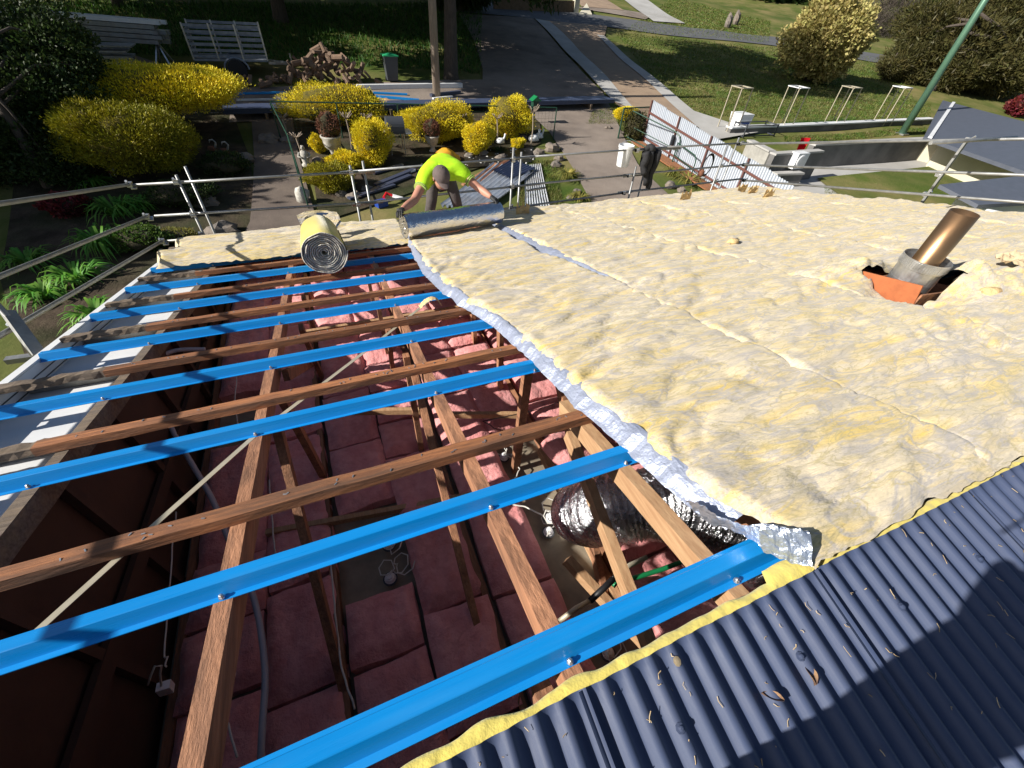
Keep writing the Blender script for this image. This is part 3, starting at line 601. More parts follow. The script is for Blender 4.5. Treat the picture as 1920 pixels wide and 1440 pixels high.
b.tube(Q, .016, 10); tag(b.build('conduit', M['conduit'], smooth=True), 'grey flexible conduit curving down along the dark gable wall', 'conduit')
# silver flexible duct
M['duct'] = mat('crinkled_duct_foil', (.80, .80, .84), (.62, .62, .66), scale=10, st=(1, 1, 1), rough=.27, metal=1.0, bump=1.0, bs=26, bst=(2.5, 1, 1), rv=.08)
P = [flatpx(1090, 960, -1.75), flatpx(1090, 962, -1.3), flatpx(1125, 958, -.98), flatpx(1205, 945, -.84), flatpx(1280, 950, -.84), flatpx(1350, 985, -.95), flatpx(1410, 1035, -1.15), flatpx(1450, 1085, -1.45), flatpx(1500, 1110, -1.7)]
Q = []; R = []
for i in range(len(P) - 1):
    p0, p1, p2, p3 = P[max(0, i - 1)], P[i], P[i + 1], P[min(len(P) - 1, i + 2)]
    for k in range(30):
        t = k / 30; Q.append(.5 * ((2 * p1) + (p2 - p0) * t + (2 * p0 - 5 * p1 + 4 * p2 - p3) * t * t + (3 * p1 - p0 - 3 * p2 + p3) * t ** 3)); R.append(.188 + .005 * math.cos(k * math.pi * .66) + .006 * random.uniform(-1, 1) + .008 * mn.noise(Vector((i * 3 + k * .13, 0, 0))))
b = MB(); b.tube(Q, R, 34); du = tag(b.build('flexible_duct', M['duct'], smooth=True), 'fat crinkled silver duct curving under the edge of the blanket', 'duct')
b = MB(); b.tube([flatpx(1352, 1017, -1.0), flatpx(1388, 1003, -1.0), flatpx(1440, 985, -1.0)], .013, 10); b.tube([flatpx(1155, 1092, -1.0), flatpx(1185, 1085, -1.0), flatpx(1240, 1068, -1.0), flatpx(1300, 1045, -1.0), flatpx(1352, 1017, -1.0)], .0125, 10); gp = tag(b.build('pipe', M['green'], smooth=True), 'thin green pipe lying under the silver duct beside the blue batten', 'pipe')
b = MB(); b.tube([flatpx(1150, 1093, -.98), flatpx(1156, 1098, -.98)], .016, 10); b.build('end_cap', M['green'], gp, smooth=True)
b = MB(); b.tube([flatpx(1048, 1165, -.95), flatpx(1080, 1140, -.93), flatpx(1108, 1125, -.92)], .011, 10); b.mi = 1; b.tube([flatpx(1106, 1127, -.92), flatpx(1135, 1100, -.9), flatpx(1158, 1078, -.9)], .015, 10); b.mi = 0; b.tube([flatpx(1156, 1080, -.9), flatpx(1180, 1060, -.92), flatpx(1212, 1045, -.94)], .012, 10)
tag(b.build('pipe', [M['strap'], M['black']], smooth=True), 'tan pipe with black foam sleeve crossing the timbers near the silver duct', 'pipe')
b = MB()
for k in range(9): b.tube(wig((.55 + .06 * k, 2.92, -.72), (.9 + .05 * k, 2.0 + .1 * k, -.8), 6, .03, k), .003, 4)
b = MB(); c0 = roofpx(805, 565, .0)
def fn(u, v): a = u * 2.2; return c0 + Vector((-.09 + .17 * u + .012 * mn.noise(Vector((u * 9, v * 5, 0))), -.08 + .05 * v, .06 * math.sin(u * math.pi * .85) - .05 * max(0, u - .8) * 4 + .01 * mn.noise(Vector((u * 12, v * 9, 2)))))
b.grid(fn, 22, 8); tag(b.build('wool_scrap', M['crumb'], smooth=True), 'bent strip of yellow wool hanging over the timber batten by the steel strap', 'insulation scrap')
# ------------------------------------------------------------ flue
fx, fy = 3.93, 1.433; fp = roof(fx, fy, -.02)
fl_ = thing('flue_pipe', 'bronze flue pipe in a galvanised sleeve standing through the blankets', 'flue', fp, None)
FX = flatpx(1808, 397, fp.z + .60); ax = Vector((0, 0, 1)); top = Vector((fx, fy, 0))
top = xpx(1808, 398, fx + .0); 
def pipe(b, r0, r1, z0, z1, rows=1, seg=36, th=.002):
    pr = [(r0 + (r1 - r0) * i / rows, z0 + (z1 - z0) * i / rows) for i in range(rows + 1)]; vs = []; fs = []
    pr2 = pr + [(r - th, z) for r, z in reversed(pr)]; n = len(pr2)
    for r, z in pr2:
        for k in range(seg): a = 2 * math.pi * k / seg; vs.append(fp + Vector((r * math.cos(a), r * math.sin(a), z)))
    for i in range(n):
        j = (i + 1) % n
        for k in range(seg): q = (k + 1) % seg; fs.append((i * seg + k, i * seg + q, j * seg + q, j * seg + k))
    return b.add(vs, fs)
b = MB(); pipe(b, .083, .083, -.5, .595, 2); b.build('inner_pipe', M['copper'], fl_, smooth=False)
for q in fl_.children[0].data.polygons: q.use_smooth = True
b = MB(); pipe(b, .14, .14, -.4, .10, 2); pipe(b, .142, .142, .10, .112, 1); pipe(b, .1405, .1405, .112, .24, 2); b.build('sleeve', M['galv'], fl_)
b = MB(); pipe(b, .148, .148, .20, .27, 2); cl = b.build('collar', M['galv'], fl_)
b = MB()
for k in range(60):
    a = 2 * math.pi * k / 60; p = fp + Vector((.1495 * math.cos(a), .1495 * math.sin(a), .235)); b.box(p, (.003, .006, .05), Matrix.Rotation(a, 3, 'Z'))
b.build('crimp', M['galv'], cl, kind='stuff')
b = MB(); pipe(b, .144, .144, -.32, -.02, 3); b.build('sooty_base', M['soot'], fl_)
# timber box trimming the opening
cs = [roof(3.715, 1.60, .085), roof(3.70, 1.21, .085), roof(4.21, 1.20, .05), roof(4.22, 1.64, .05)]
bx = thing('trimmer_box', 'orange brown board trimming the hole around the flue', 'trimmer board', cs[0])
for k in range(4):
    a, c = cs[k], cs[(k + 1) % 4]; b = MB(); lw = Vector((0, 0, .1 if k == 0 else .16)); b.bar(a - lw, c - lw, .012, .24, (0, 0, 1)); b.build('board', M['terracotta' if k == 0 else 'timber'], bx)
# ------------------------------------------------------------ the spare roll
def spiral_roll(c0, axis, L, R, turns, seed, name, label, outer, endm, squash=.93):
    axis = Vector(axis).normalized(); u0 = Vector((0, 0, 1)); sd = axis.cross(u0).normalized(); u0 = sd.cross(axis).normalized(); t = thing(name, label, 'insulation roll', c0)
    n = int(turns * 40); pitch = (R - .02) / turns; V = []; b = MB()
    def pt(th, rr, a): w = 1 + .08 * mn.noise(Vector((math.cos(th) * 1.2, math.sin(th) * 1.2, seed))) + .05 * mn.noise(Vector((th * 1.7, seed, 3))); return c0 + axis * a + sd * (rr * w * math.cos(th)) + u0 * (rr * w * math.sin(th) * squash)
    for i in range(n + 1):
        th = i / 40 * 2 * math.pi; r0 = .012 + pitch * i / 40; r1 = r0 + pitch * .80; k0 = .022 * mn.noise(Vector((th * 1.1, seed, 1))) + .02 * (1 - r0 / R)
        V += [pt(th, r0, k0 + .012), pt(th, (r0 + r1) / 2, k0 - .006), pt(th, r1, k0 + .004 * mn.noise(Vector((th * 4, 0, 0)))), pt(th, r1, L), pt(th, r0, L)]
    F = []; mi = []
    for i in range(n):
        for k in range(5):
            q = (k + 1) % 5; F.append((i * 5 + k, i * 5 + q, i * 5 + 5 + q, i * 5 + 5 + k)); mi.append((1, 1, 0, 1, 2)[k] if i > n - 42 or k != 2 else 2)
    b.v = [tuple(p) for p in V]; b.f = F; b.m = mi; b.build('wound_wool', [outer, endm, M['wool']], t, smooth=True); return t
rc = roof(-.15, 3.86, .215)
rl = spiral_roll(rc, (-.03, CT, -ST), 1.12, .20, 10, 3.0, 'insulation_roll', 'rolled yellow insulation with grey spiral end, resting on the blue battens', M['woolroll'], M['rollend'])
# loose outer flap hanging behind the roll, silver inside
b = MB(); A = [ypx(557, 408, 5.35), ypx(575, 400, 5.42), ypx(605, 398, 5.45), ypx(632, 402, 5.42), ypx(640, 415, 5.3), ypx(625, 440, 5.15)]; Bq = [ypx(570, 440, 5.05), ypx(578, 428, 5.2), ypx(600, 424, 5.3), ypx(620, 425, 5.25), ypx(625, 434, 5.15), ypx(618, 445, 5.1)]
for s_, off in ((0, 0), (1, .03)):
    def fn(u, v):
        i = min(4, int(u * 5)); f = u * 5 - i; p = A[i].lerp(A[i + 1], f).lerp(Bq[i].lerp(Bq[i + 1], f), v); d = Vector((0, -.5, .6)); return p + Vector((0, off, off * .6)) + Vector((.01, .01, .012)) * fbm(u * 6, v * 4, s_, 3)
    b.mi = 1 - s_; b.grid(fn, 30, 10)
b.build('loose_flap', [M['wool'], M['foil']], rl)
# ------------------------------------------------------------ the roll in the worker's hands
a0 = roof(.735, 4.80, .075); a1 = roof(2.04, 5.10, .085); ax = (a1 - a0); Lr = ax.length; ax.normalize(); sd = ax.cross(Vector((0, ST, CT))).normalized(); un = sd.cross(ax).normalized(); RR = .135; c0 = a0 + un * RR
fr = thing('foil_roll', 'silver foil faced insulation roll being unrolled by the bending worker', 'insulation roll', c0); b = MB()
def fn(u, v):
    th = v * 2 * math.pi; r = RR * (1 + .035 * mn.noise(Vector((u * 5, math.cos(th) * 1.5, math.sin(th) * 1.5))) + .02 * mn.noise(Vector((u * 16, math.cos(th) * 4, math.sin(th) * 4))))
    if u < .12: r *= 1 + .10 * mn.noise(Vector((u * 60, math.cos(th) * 5, math.sin(th) * 5))) * (1 - u / .12) ** .5
    return c0 + ax * (u * Lr) + sd * (r * math.cos(th)) + un * (r * math.sin(th))
b.grid(fn, 90, 44); b.build('foil_skin', M['foil'], fr, smooth=True)
for e, nm in ((-.004, 'roll_end'), (1.0, 'roll_end')):
    b = MB(); cc = c0 + ax * (Lr * max(0, e)); sgn = -1 if e < .5 else 1
    def fn(u, v): th = v * 2 * math.pi; r = RR * .97 * u; return cc + ax * (sgn * (-.008 * (1 - u) + .012 * mn.noise(Vector((math.cos(th) * u * 7, math.sin(th) * u * 7, 3))))) + sd * (r * math.cos(th)) + un * (r * math.sin(th))
    b.grid(fn, 22, 32); b.build(nm, M['foil'], fr, smooth=True)
# ------------------------------------------------------------ scaffold guard rails around the roof
SC = thing('scaffold', 'grey tubular scaffold with triple guard rails around the eave and both gables', 'scaffold', (0, 6.62, -3.4))
YS = 6.62
def tubep(nm, a, b_, r=.0165, m='tube'): b = MB(); b.tube([a, b_], r, 12); o = b.build(nm, M[m], SC); o.data.polygons.foreach_set('use_smooth', [len(p.vertices) == 4 for p in o.data.polygons]); return o
def coupler(p, d=(1, 0, 0)):
    b = MB(); p = Vector(p); b.box(p, (.06, .05, .055)); b.lathe([(.028, -.03), (.028, .03)], p, 10, axis=d); b.tube([p + Vector((0, -.02, .02)), p + Vector((0, -.05, .05))], .008, 8); b.lathe([(.014, 0), (.014, .012)], p + Vector((0, -.05, .05)), 6, axis=(0, -1, 1)); b.build('coupler', M['galv'], SC)
rails = {'top': [(250, 347), (655, 323), (990, 295), (1240, 277), (1400, 268)], 'mid': [(290, 405), (690, 380), (1000, 346), (1180, 328), (1400, 308)], 'low': [(312, 452), (700, 421), (1000, 385), (1175, 361), (1392, 335)]}
for nm, pp in rails.items():
    P = [ypx(u, v, YS) for u, v in pp]
    for a, c in zip(P[:-1], P[1:]):
        d = (c - a).normalized() * .12; tubep('guard_rail', a - d * (0 if a == P[0] else 1) + Vector((0, .018 if a != P[0] else 0, 0)), c + d * (0 if c == P[-1] else 1))
M['redtube'] = mat('faded_red_tube', (.34, .16, .13), (.45, .42, .4), scale=9, rough=.5, metal=.3)
for (a, c) in (((642, 324), (703, 323)), ((660, 385), (718, 378)), ((665, 435), (725, 430)), ((988, 357), (1022, 352)), ((952, 392), (1020, 388)), ((1168, 331), (1210, 327)), ((1158, 361), (1216, 355)), ((1185, 282), (1275, 278))):
    tubep('rail_spigot', ypx(*a, YS + .03), ypx(*c, YS + .03), .019, 'redtube' if a[0] < 800 else 'tube')
for (u, v) in ((330, 328), (347, 312), (656, 310), (680, 302), (963, 277), (978, 285), (1193, 312), (1206, 330), (1364, 273), (1386, 258)):
    t_ = ypx(u, v, YS - .035 if u in (330, 656, 963, 1193, 1364) else YS + .045); tubep('standard', t_, Vector((t_.x, t_.y, -3.5)), .0165)
for (u, v) in ((330, 341), (362, 402), (378, 440), (658, 323), (672, 383), (684, 432), (962, 300), (960, 350), (958, 388), (1195, 282), (1180, 330), (1170, 362), (1388, 270), (1352, 311), (1340, 340)): coupler(ypx(u, v, YS - .03))
CR = [ypx(243, 346, YS), ypx(275, 406, YS), ypx(304, 452, YS)]
for k, (c, q) in enumerate(zip(CR, [(0, 382), (0, 518), (30, 612)])):
    coupler(c, (0, 1, 0)); e = xpx(q[0], q[1], -2.28); d = (e - c).normalized(); tubep('guard_rail', c, e + d * 4.2, .0185)
    b = MB(); b.box(c + Vector((.03, 0, -.03)), (.06, .07, .012), Matrix.Rotation(.4, 3, 'X')); b.build('clamp_plate', M['galv'], SC)
e = xpx(33, 612, -2.28); coupler(e, (0, 1, 0)); st = tubep('standard', e + Vector((0, 0, .55)), e + Vector((.0, 0, -3)), .0185)
b = MB(); b.bar(xpx(15, 585, -2.30), xpx(75, 668, -2.05), .07, .035, (0, 1, 1)); b.build('bracket', M['tube'], SC)
b = MB(); b.bar(ypx(12, 676, 3.5), ypx(72, 668, 3.5), .05, .04); b.build('bracket', M['tube'], SC)
# gable rails on the far side
for (u, v), (u2, v2), z in (((1385, 270), (1830, 262), .87), ((1395, 309), (1640, 318), .48), ((1395, 338), (1700, 362), .18)):
    a = ypx(u, v, YS); e = roofpx(u2, v2, z); d = (e - a).normalized(); tubep('guard_rail', a, e + d * 4.5, .018); coupler(a)
p1 = xpx(1829, 244, 8.28); b = MB(); b.box((8.28, 3.56, (p1.z - .95) / 2 - .1), (.045, .03, p1.z + .95)); b.build('standard', M['tube'], SC)
for (u, v) in ((1815, 262), (1760, 327), (1735, 364)): coupler(xpx(u, v, 8.28), (0, 1, 0))
tubep('rail_spigot', roofpx(1745, 268, .88), roofpx(1905, 258, .88), .02)
b = MB(); b.box((2.6, 6.52, -1.76), (9.6, .5, .04)); b.build('deck', M['timberold'], SC)
# bucket and jacket hung on the rail
bk = ypx(1178, 268, YS + .10); bk0 = Vector((bk.x - .02, bk.y, bk.z - .37)); t = thing('bucket', 'white plastic bucket hung on the scaffold rail beside the black jacket', 'bucket', bk0)
b = MB(); b.lathe([(.10, .0), (.105, .01), (.128, .30), (.136, .30), (.136, .34), (.13, .34), (.122, .30), (.1, .03)], bk0, 28, wob=.01); b.build('pail', M['white'], t, smooth=False)
b = MB(); b.tube([bk0 + Vector((.135 * math.cos(a), 0, .32 + .09 * math.sin(a))) for a in np.linspace(0, math.pi, 12)], .004, 6); b.build('handle', M['galv'], t)
M['jacket'] = mat('black_cloth', (.012, .012, .014), (.022, .022, .025), scale=14, rough=.85, bump=.5, bs=18)
jr = ypx(1221, 279, YS); t = thing('jacket', 'black jacket draped over the scaffold rail next to the white bucket', 'jacket', jr)
b = MB(); dx = (ypx(1240, 278, YS) - ypx(1203, 281, YS)).normalized()
def drap(w0, w1, l1, l2, off, seed, fold=.03):
    def fn(u, v):
        s = (v - .42) ; L_ = l1 if s < 0 else l2; dd = abs(s) / (.42 if s < 0 else .58) * L_; w = w0 + (w1 - w0) * abs(s) * 1.6
        side = -1 if s > 0 else 1; bulge = .05 * math.cos(min(1, dd / .05) * math.pi / 2)
        x = (u - .5) * w + off; z = .022 + .008 * math.sin(u * 5) - max(0, dd - .03); y = side * min(.05, .02 + dd * .25) * (1 - math.exp(-dd * 40)) + fold * mn.noise(Vector((u * 5 + seed, dd * 1.6, seed))) + .012 * math.sin(u * 17 + seed + dd * 3)
        return jr + dx * (x + .012 * mn.noise(Vector((dd * 6, u * 3, seed)))) + Vector((0, y, z))
    return fn
b.grid(drap(.34, .30, .35, .46, .03, 1), 30, 34); b.build('body', M['jacket'], t, smooth=True)
for (off, l, w, sgn) in ((.10, .62, .12, 1), (-.06, .55, .11, -1), (-.16, .36, .13, 2)):
    b = MB(); p0 = jr + dx * off + Vector((0, -.06, -.02)); b.tube([p0 + Vector((.012 * math.sin(i), -.03 + .012 * math.cos(i * 1.3) - .004 * i, -l * i / 8)) - dx * (.02 * i * (.35 if sgn == 1 else -.15)) for i in range(9)], [w * .55 * (1 - .035 * i + .06 * math.sin(i * 2.1)) for i in range(9)], 12); b.build('sleeve', M['jacket'], t, smooth=True)
b = MB(); b.tube([jr + dx * (-.12 + .03 * i) + Vector((0, -.05 + .03 * math.sin(i * 1.5), .035 - .012 * abs(i - 2))) for i in range(6)], [.045, .06, .065, .06, .05, .035], 12); b.build('hood', M['jacket'], t, smooth=True)
# ------------------------------------------------------------ people
def skin(name, pts, edges, radii, m, parent, levels=2, root=0):
    me = bpy.data.meshes.new(name + '_cage'); b0 = BASE.get(parent.name, Vector()); me.from_pydata([tuple(Vector(p) - b0) for p in pts], edges, []); o = bpy.data.objects.new(name, me); COL.objects.link(o)
    md = o.modifiers.new('s', 'SKIN'); md.use_smooth_shade = True
    for i, r in enumerate(radii):
        rr = r if isinstance(r, tuple) else (r, r); me.skin_vertices[0].data[i].radius = rr; me.skin_vertices[0].data[i].use_root = (i == root)
    sb = o.modifiers.new('b', 'SUBSURF'); sb.levels = levels; sb.render_levels = levels; bpy.context.view_layer.update()
    nm = bpy.data.meshes.new_from_object(o.evaluated_get(bpy.context.evaluated_depsgraph_get())); bpy.data.objects.remove(o)
    nm.materials.clear(); nm.materials.append(m); nm.polygons.foreach_set('use_smooth', [True] * len(nm.polygons)); r = bpy.data.objects.new(name, nm); COL.objects.link(r); r.parent = parent; BASE[r.name] = b0; return r
M['skin'] = mat('skin', (.50, .25, .17), (.44, .2, .14), scale=9, rough=.55); M['hivis'] = mat('hi_vis_cloth', (.50, .88, .015), (.44, .8, .01), scale=9, rough=.8, bump=.35, bs=13, bst=(1, 1, 1)); M['trouser'] = mat('grey_brown_trousers', (.10, .085, .08), (.075, .064, .06), scale=10, rough=.9, bump=.4, bs=14)
M['cap'] = mat('brown_grey_cap', (.125, .095, .09), (.10, .075, .07), scale=20, rough=.9, bump=.2); M['glove'] = mat('black_glove', (.015, .015, .016), (.03, .03, .03), scale=30, rough=.7); M['lav'] = mat('pale_lavender_panel', (.50, .52, .60), rough=.7); M['boot'] = mat('brown_boot', (.12, .08, .05), rough=.7); M['hair'] = mat('dark_hair', (.03, .02, .015), rough=.8)
def V3(*a): return Vector(a)
hL, hR = c0 + ax * .02 + un * (RR + .035) + V3(0, .04, 0), c0 + ax * (Lr - .07) + un * (RR + .035) + V3(0, .05, 0); eL, eR = V3(.97, 5.30, -.835), V3(1.87, 5.43, -.80); sL, sR = V3(1.225, 5.63, -.66), V3(1.675, 5.65, -.65)
pel = V3(1.56, 6.33, -.80); w_ = V3(1.55, 6.12, -.66); ch = V3(1.49, 5.83, -.61); nk = V3(1.43, 5.64, -.62); hd = V3(1.385, 5.52, -.64); hd2 = V3(1.37, 5.47, -.665)
kL, kR = V3(1.40, 6.24, -1.20), V3(1.76, 6.22, -1.18); aL, aR = V3(1.345, 6.43, -1.63), V3(1.90, 6.40, -1.63); tL, tR = V3(1.46, 6.33, -.86), V3(1.67, 6.33, -.86)
wk = thing('person', 'worker in hi-vis yellow shirt and cap bending over the silver roll', 'person', (1.6, 6.4, -1.74))
pts = [pel, w_, ch, nk, hd, hd2, sL, eL, hL, sR, eR, hR, tL, kL, aL, tR, kR, aR, aL + V3(-.01, -.15, -.08), aR + V3(.02, -.15, -.08), (sL + eL) / 2, (eL + hL) / 2, (sR + eR) / 2, (eR + hR) / 2]
ed = [(0, 1), (1, 2), (2, 3), (3, 4), (4, 5), (2, 6), (6, 20), (20, 7), (7, 21), (21, 8), (2, 9), (9, 22), (22, 10), (10, 23), (23, 11), (0, 12), (12, 13), (13, 14), (0, 15), (15, 16), (16, 17), (14, 18), (17, 19)]
rad = [(.13, .10), (.13, .095), (.15, .10), .06, .10, .09, .07, .052, .032, .07, .052, .032, .08, .055, .042, .08, .055, .042, .045, .045, .06, .052, .06, .052]
skin('body', pts, ed, rad, M['skin'], wk)
sp = [pel + V3(0, -.05, .01), w_, ch, nk + V3(.01, .03, 0), sL, sL.lerp(eL, .5), sR, sR.lerp(eR, .5), V3(1.56, 6.0, -.675)]
skin('shirt', sp, [(0, 1), (1, 8), (8, 2), (2, 3), (2, 4), (4, 5), (2, 6), (6, 7)], [(.19, .14), (.205, .15), (.22, .15), .09, .125, .095, .125, .095, (.215, .155)], M['hivis'], wk, root=2)
skin('trousers', [pel + V3(0, .03, -.02), tL, tL.lerp(kL, .5), kL, kL.lerp(aL, .5), aL, tR, tR.lerp(kR, .5), kR, kR.lerp(aR, .5), aR], [(0, 1), (1, 2), (2, 3), (3, 4), (4, 5), (0, 6), (6, 7), (7, 8), (8, 9), (9, 10)], [(.17, .13), .115, .10, .084, .078, .07, .115, .10, .084, .078, .07], M['trouser'], wk)
for a, q in ((aL, kL), (aR, kR)):
    b = MB(); b.rock(a + V3(0, -.06, -.065), .1, (.48, 1.25, .5), 2, 8, 12); b.build('boot', M['boot'], wk, smooth=True)
M['band'] = mat('lime_grey_band', (.45, .62, .16), rough=.7)
b = MB()
def fn(u, v): th = -.5 + v * 1.1; c = V3(1.415, 6.06, -.715).lerp(V3(1.42, 6.30, -.80), u); return c + V3(-.028 * math.cos(th) - .012, 0, .075 * math.sin(th))
b.grid(fn, 8, 8); b.build('shirt_panel', M['lav'], wk, smooth=True)
for s_, e_ in ((sL, eL), (sR, eR)):
    d = (e_ - s_).normalized(); c = s_.lerp(e_, .53)
    for k in (0, .022): b = MB(); b.lathe([(.083, 0), (.0835, .006)], c - d * k, 18, axis=d); b.build('sleeve_band', M['band'], wk)
# head: cap, brim, ears, nose, eyes, beard
hx = V3(0.0, -.55, -.83).normalized(); f = V3(.06, -.90, -.42).normalized(); hc = V3(1.37, 5.47, -.63); upd = (V3(0, -.42, .9) - f * V3(0, -.42, .9).dot(f)).normalized(); rt = f.cross(upd).normalized()
b = MB(); vs = []; fs = []
def fn(u, v):
    ph = v * math.pi * .52; th = u * 2 * math.pi; return hc + rt * (.108 * math.sin(ph) * math.cos(th)) + f * (.13 * math.sin(ph) * math.sin(th)) + upd * (.118 * math.cos(ph) + .012)
b.grid(fn, 28, 12); b.lathe([(.008, 0), (.007, .006)], hc + upd * .13, 8, axis=upd); b.build('cap', M['cap'], wk, smooth=True)
b = MB()
def fn(u, v): a = (u - .5) * 2; r = v; return hc + rt * (a * .096 * (1 - .25 * r)) + f * (.104 * math.sqrt(max(0, 1 - (a * .9) ** 2)) + .012 + r * .09 * math.sqrt(max(0, 1 - (a * .95) ** 2))) + upd * (.012 - .022 * r - .014 * a * a)
b.grid(fn, 16, 8); b.build('cap_brim', M['cap'], wk, smooth=True)
b = MB()
def fn(u, v): ph = math.pi * v; th = u * 2 * math.pi; return hc - upd * .065 + f * .014 + rt * (.088 * math.sin(ph) * math.cos(th)) + f * (.10 * math.sin(ph) * math.sin(th)) + upd * (.11 * math.cos(ph))
b.grid(fn, 20, 14); b.build('face', M['skin'], wk, smooth=True)
b = MB(); b.rock(hc - upd * .04 + f * .12, .02, (.8, 1.2, 1.3), 1); b.build('nose', M['skin'], wk, smooth=True)
for s_ in (-1, 1):
    b = MB(); b.rock(hc - upd * .02 + rt * (s_ * .097), .025, (.5, 1, 1.4), 3); b.build('ear', M['skin'], wk, smooth=True)
    b = MB(); b.rock(hc - upd * .025 + rt * (s_ * .03) + f * .108, .011, (1.2, .8, .7), 3); b.build('eye', M['hair'], wk, smooth=True)
b = MB(); b.rock(hc - upd * .135 + f * .055, .064, (1.0, .9, .7), 5, 8, 14); b.build('beard', M['hair'], wk, smooth=True)
b = MB(); b.rock(hc - upd * .10 + f * .106, .017, (1.5, .6, .5), 7); b.build('mouth', mat('lip', (.32, .12, .1), rough=.5), wk, smooth=True)
def glove(h, e, rollc, sgn):
    d = (h - e).normalized(); n_ = (rollc - h).normalized(); s_ = d.cross(n_).normalized() * sgn; pts = [h - d * .03, h + d * .035, h + d * .07]; edg = [(0, 1), (1, 2)]; rd = [.030, (.040, .026), (.042, .022)]
    for k, (o_, L_) in enumerate(((-.032, .062), (-.011, .072), (.011, .068), (.030, .052))):
        i = len(pts); p = h + d * .07 + s_ * o_; pts += [p, p + d * L_ * .45 + n_ * .008, p + d * L_ * .75 + n_ * .035, p + d * L_ * .7 + n_ * .06]; edg += [(2, i), (i, i + 1), (i + 1, i + 2), (i + 2, i + 3)]; rd += [.012, .0105, .0095, .008]
    i = len(pts); p = h + d * .02 - s_ * .036; pts += [p, p + d * .03 - s_ * .02 + n_ * .02, p + d * .05 - s_ * .016 + n_ * .045]; edg += [(1, i), (i, i + 1), (i + 1, i + 2)]; rd += [.015, .012, .01]
    skin('glove', pts, edg, rd, M['glove'], wk, levels=2)
glove(hL, eL, c0 + ax * .03, 1); glove(hR, eR, c0 + ax * (Lr - .08), -1)
# the photographer, standing on the far slope behind the camera
ph = thing('person', 'photographer in dark work clothes standing at the ridge on the corrugated sheets', 'person', (-.22, -.36, -.1))
P_ = [V3(-.16, -.26, .60), V3(-.16, -.26, .85), V3(-.16, -.25, 1.06), V3(-.16, -.26, 1.22), V3(-.16, -.25, 1.34), V3(-.16, -.24, 1.42), V3(-.36, -.25, 1.10), V3(-.36, -.17, .93), V3(-.20, -.10, 1.06), V3(.04, -.26, 1.10), V3(.05, -.19, .90), V3(-.02, -.10, 1.06), V3(-.24, -.25, .55), V3(-.25, -.22, .22), V3(-.26, -.28, -.06), V3(-.07, -.25, .55), V3(-.05, -.20, .22), V3(-.03, -.26, -.06), V3(-.27, -.18, -.07), V3(-.02, -.15, -.07)]
E_ = [(0, 1), (1, 2), (2, 3), (3, 4), (4, 5), (2, 6), (6, 7), (7, 8), (2, 9), (9, 10), (10, 11), (0, 12), (12, 13), (13, 14), (0, 15), (15, 16), (16, 17), (14, 18), (17, 19)]
R_ = [(.15, .11), (.15, .11), (.17, .11), .055, .085, .08, .065, .045, .03, .065, .045, .03, .09, .065, .05, .09, .065, .05, .04, .04]
skin('body', P_, E_, R_, M['skin'], ph); skin('work_clothes', P_[:3] + [P_[6], P_[7].lerp(P_[8], .7), P_[9], P_[10].lerp(P_[11], .7)] + P_[12:18], [(0, 1), (1, 2), (2, 3), (3, 4), (2, 5), (5, 6), (0, 7), (7, 8), (8, 9), (0, 10), (10, 11), (11, 12)], [(.18, .14), (.18, .14), (.19, .14), .09, .06, .09, .06, .11, .085, .07, .11, .085, .07], M['trouser'], ph)
b = MB(); b.box((-.085, -.035, 1.12), (.16, .009, .078)); b.build('phone', M['black'], ph)
# ------------------------------------------------------------ plants
def foliage(name, blobs, n, l, w, m, parent, upb=.5, shell=.35, lob=14, lobamp=.22, kind=None, seed=0, zmin=None, droop=0.0):
    r = np.random.default_rng(seed + 11); C = []; Nn = []; vol = np.array([b[1][0] * b[1][1] + b[1][1] * b[1][2] + b[1][0] * b[1][2] for b in blobs]); vol = vol / vol.sum()
    for (c, rad), q in zip(blobs, vol):
        k = max(8, int(n * q)); d = r.normal(size=(k, 3)); d /= np.linalg.norm(d, axis=1)[:, None]
        L = r.normal(size=(lob, 3)); L /= np.linalg.norm(L, axis=1)[:, None]
        bump = np.exp((d @ L.T - 1) * 9).max(1); bump2 = np.exp((d @ L[::-1].T - 1) * 30).sum(1).clip(0, 1)
        rr = (1 - lobamp + lobamp * 1.6 * bump) * (1 - shell * r.random(k) ** 1.6) * (1 + .055 * r.normal(size=k))
        C.append(np.array(c) + d * rr[:, None] * np.array(rad)); Nn.append(d)
    C = np.concatenate(C); D = np.concatenate(Nn)
    if zmin is not None: k = C[:, 2] > zmin; C = C[k]; D = D[k]
    k = len(C); A = D + r.normal(size=(k, 3)) * .55 + np.array([0, 0, upb - droop]); A /= np.linalg.norm(A, axis=1)[:, None]
    B = np.cross(A, r.normal(size=(k, 3))); B /= np.linalg.norm(B, axis=1)[:, None]; s = (.6 + .8 * r.random(k))[:, None]
    V = np.stack([C - A * l * s * .5, C + B * w * s * .5 - A * l * s * .08, C + A * l * s * .5, C - B * w * s * .5 - A * l * s * .08], 1).reshape(-1, 3)
    return npmesh(name, V, np.arange(k * 4).reshape(-1, 4), m, parent, kind=kind)
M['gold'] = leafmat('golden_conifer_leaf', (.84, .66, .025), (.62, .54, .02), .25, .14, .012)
M['goldg'] = leafmat('olive_shaded_gold_leaf', (.33, .28, .012), (.22, .22, .012), .35, .15, .015)
M['dkgreen'] = leafmat('dark_green_leaf', (.030, .055, .014), (.045, .075, .018), .45, .25, .02)
M['mid'] = leafmat('mid_green_leaf', (.055, .12, .02), (.09, .15, .025), .4, .35, .02)
M['olive'] = leafmat('olive_bronze_leaf', (.055, .058, .018), (.095, .08, .025), .4, .25, .015)
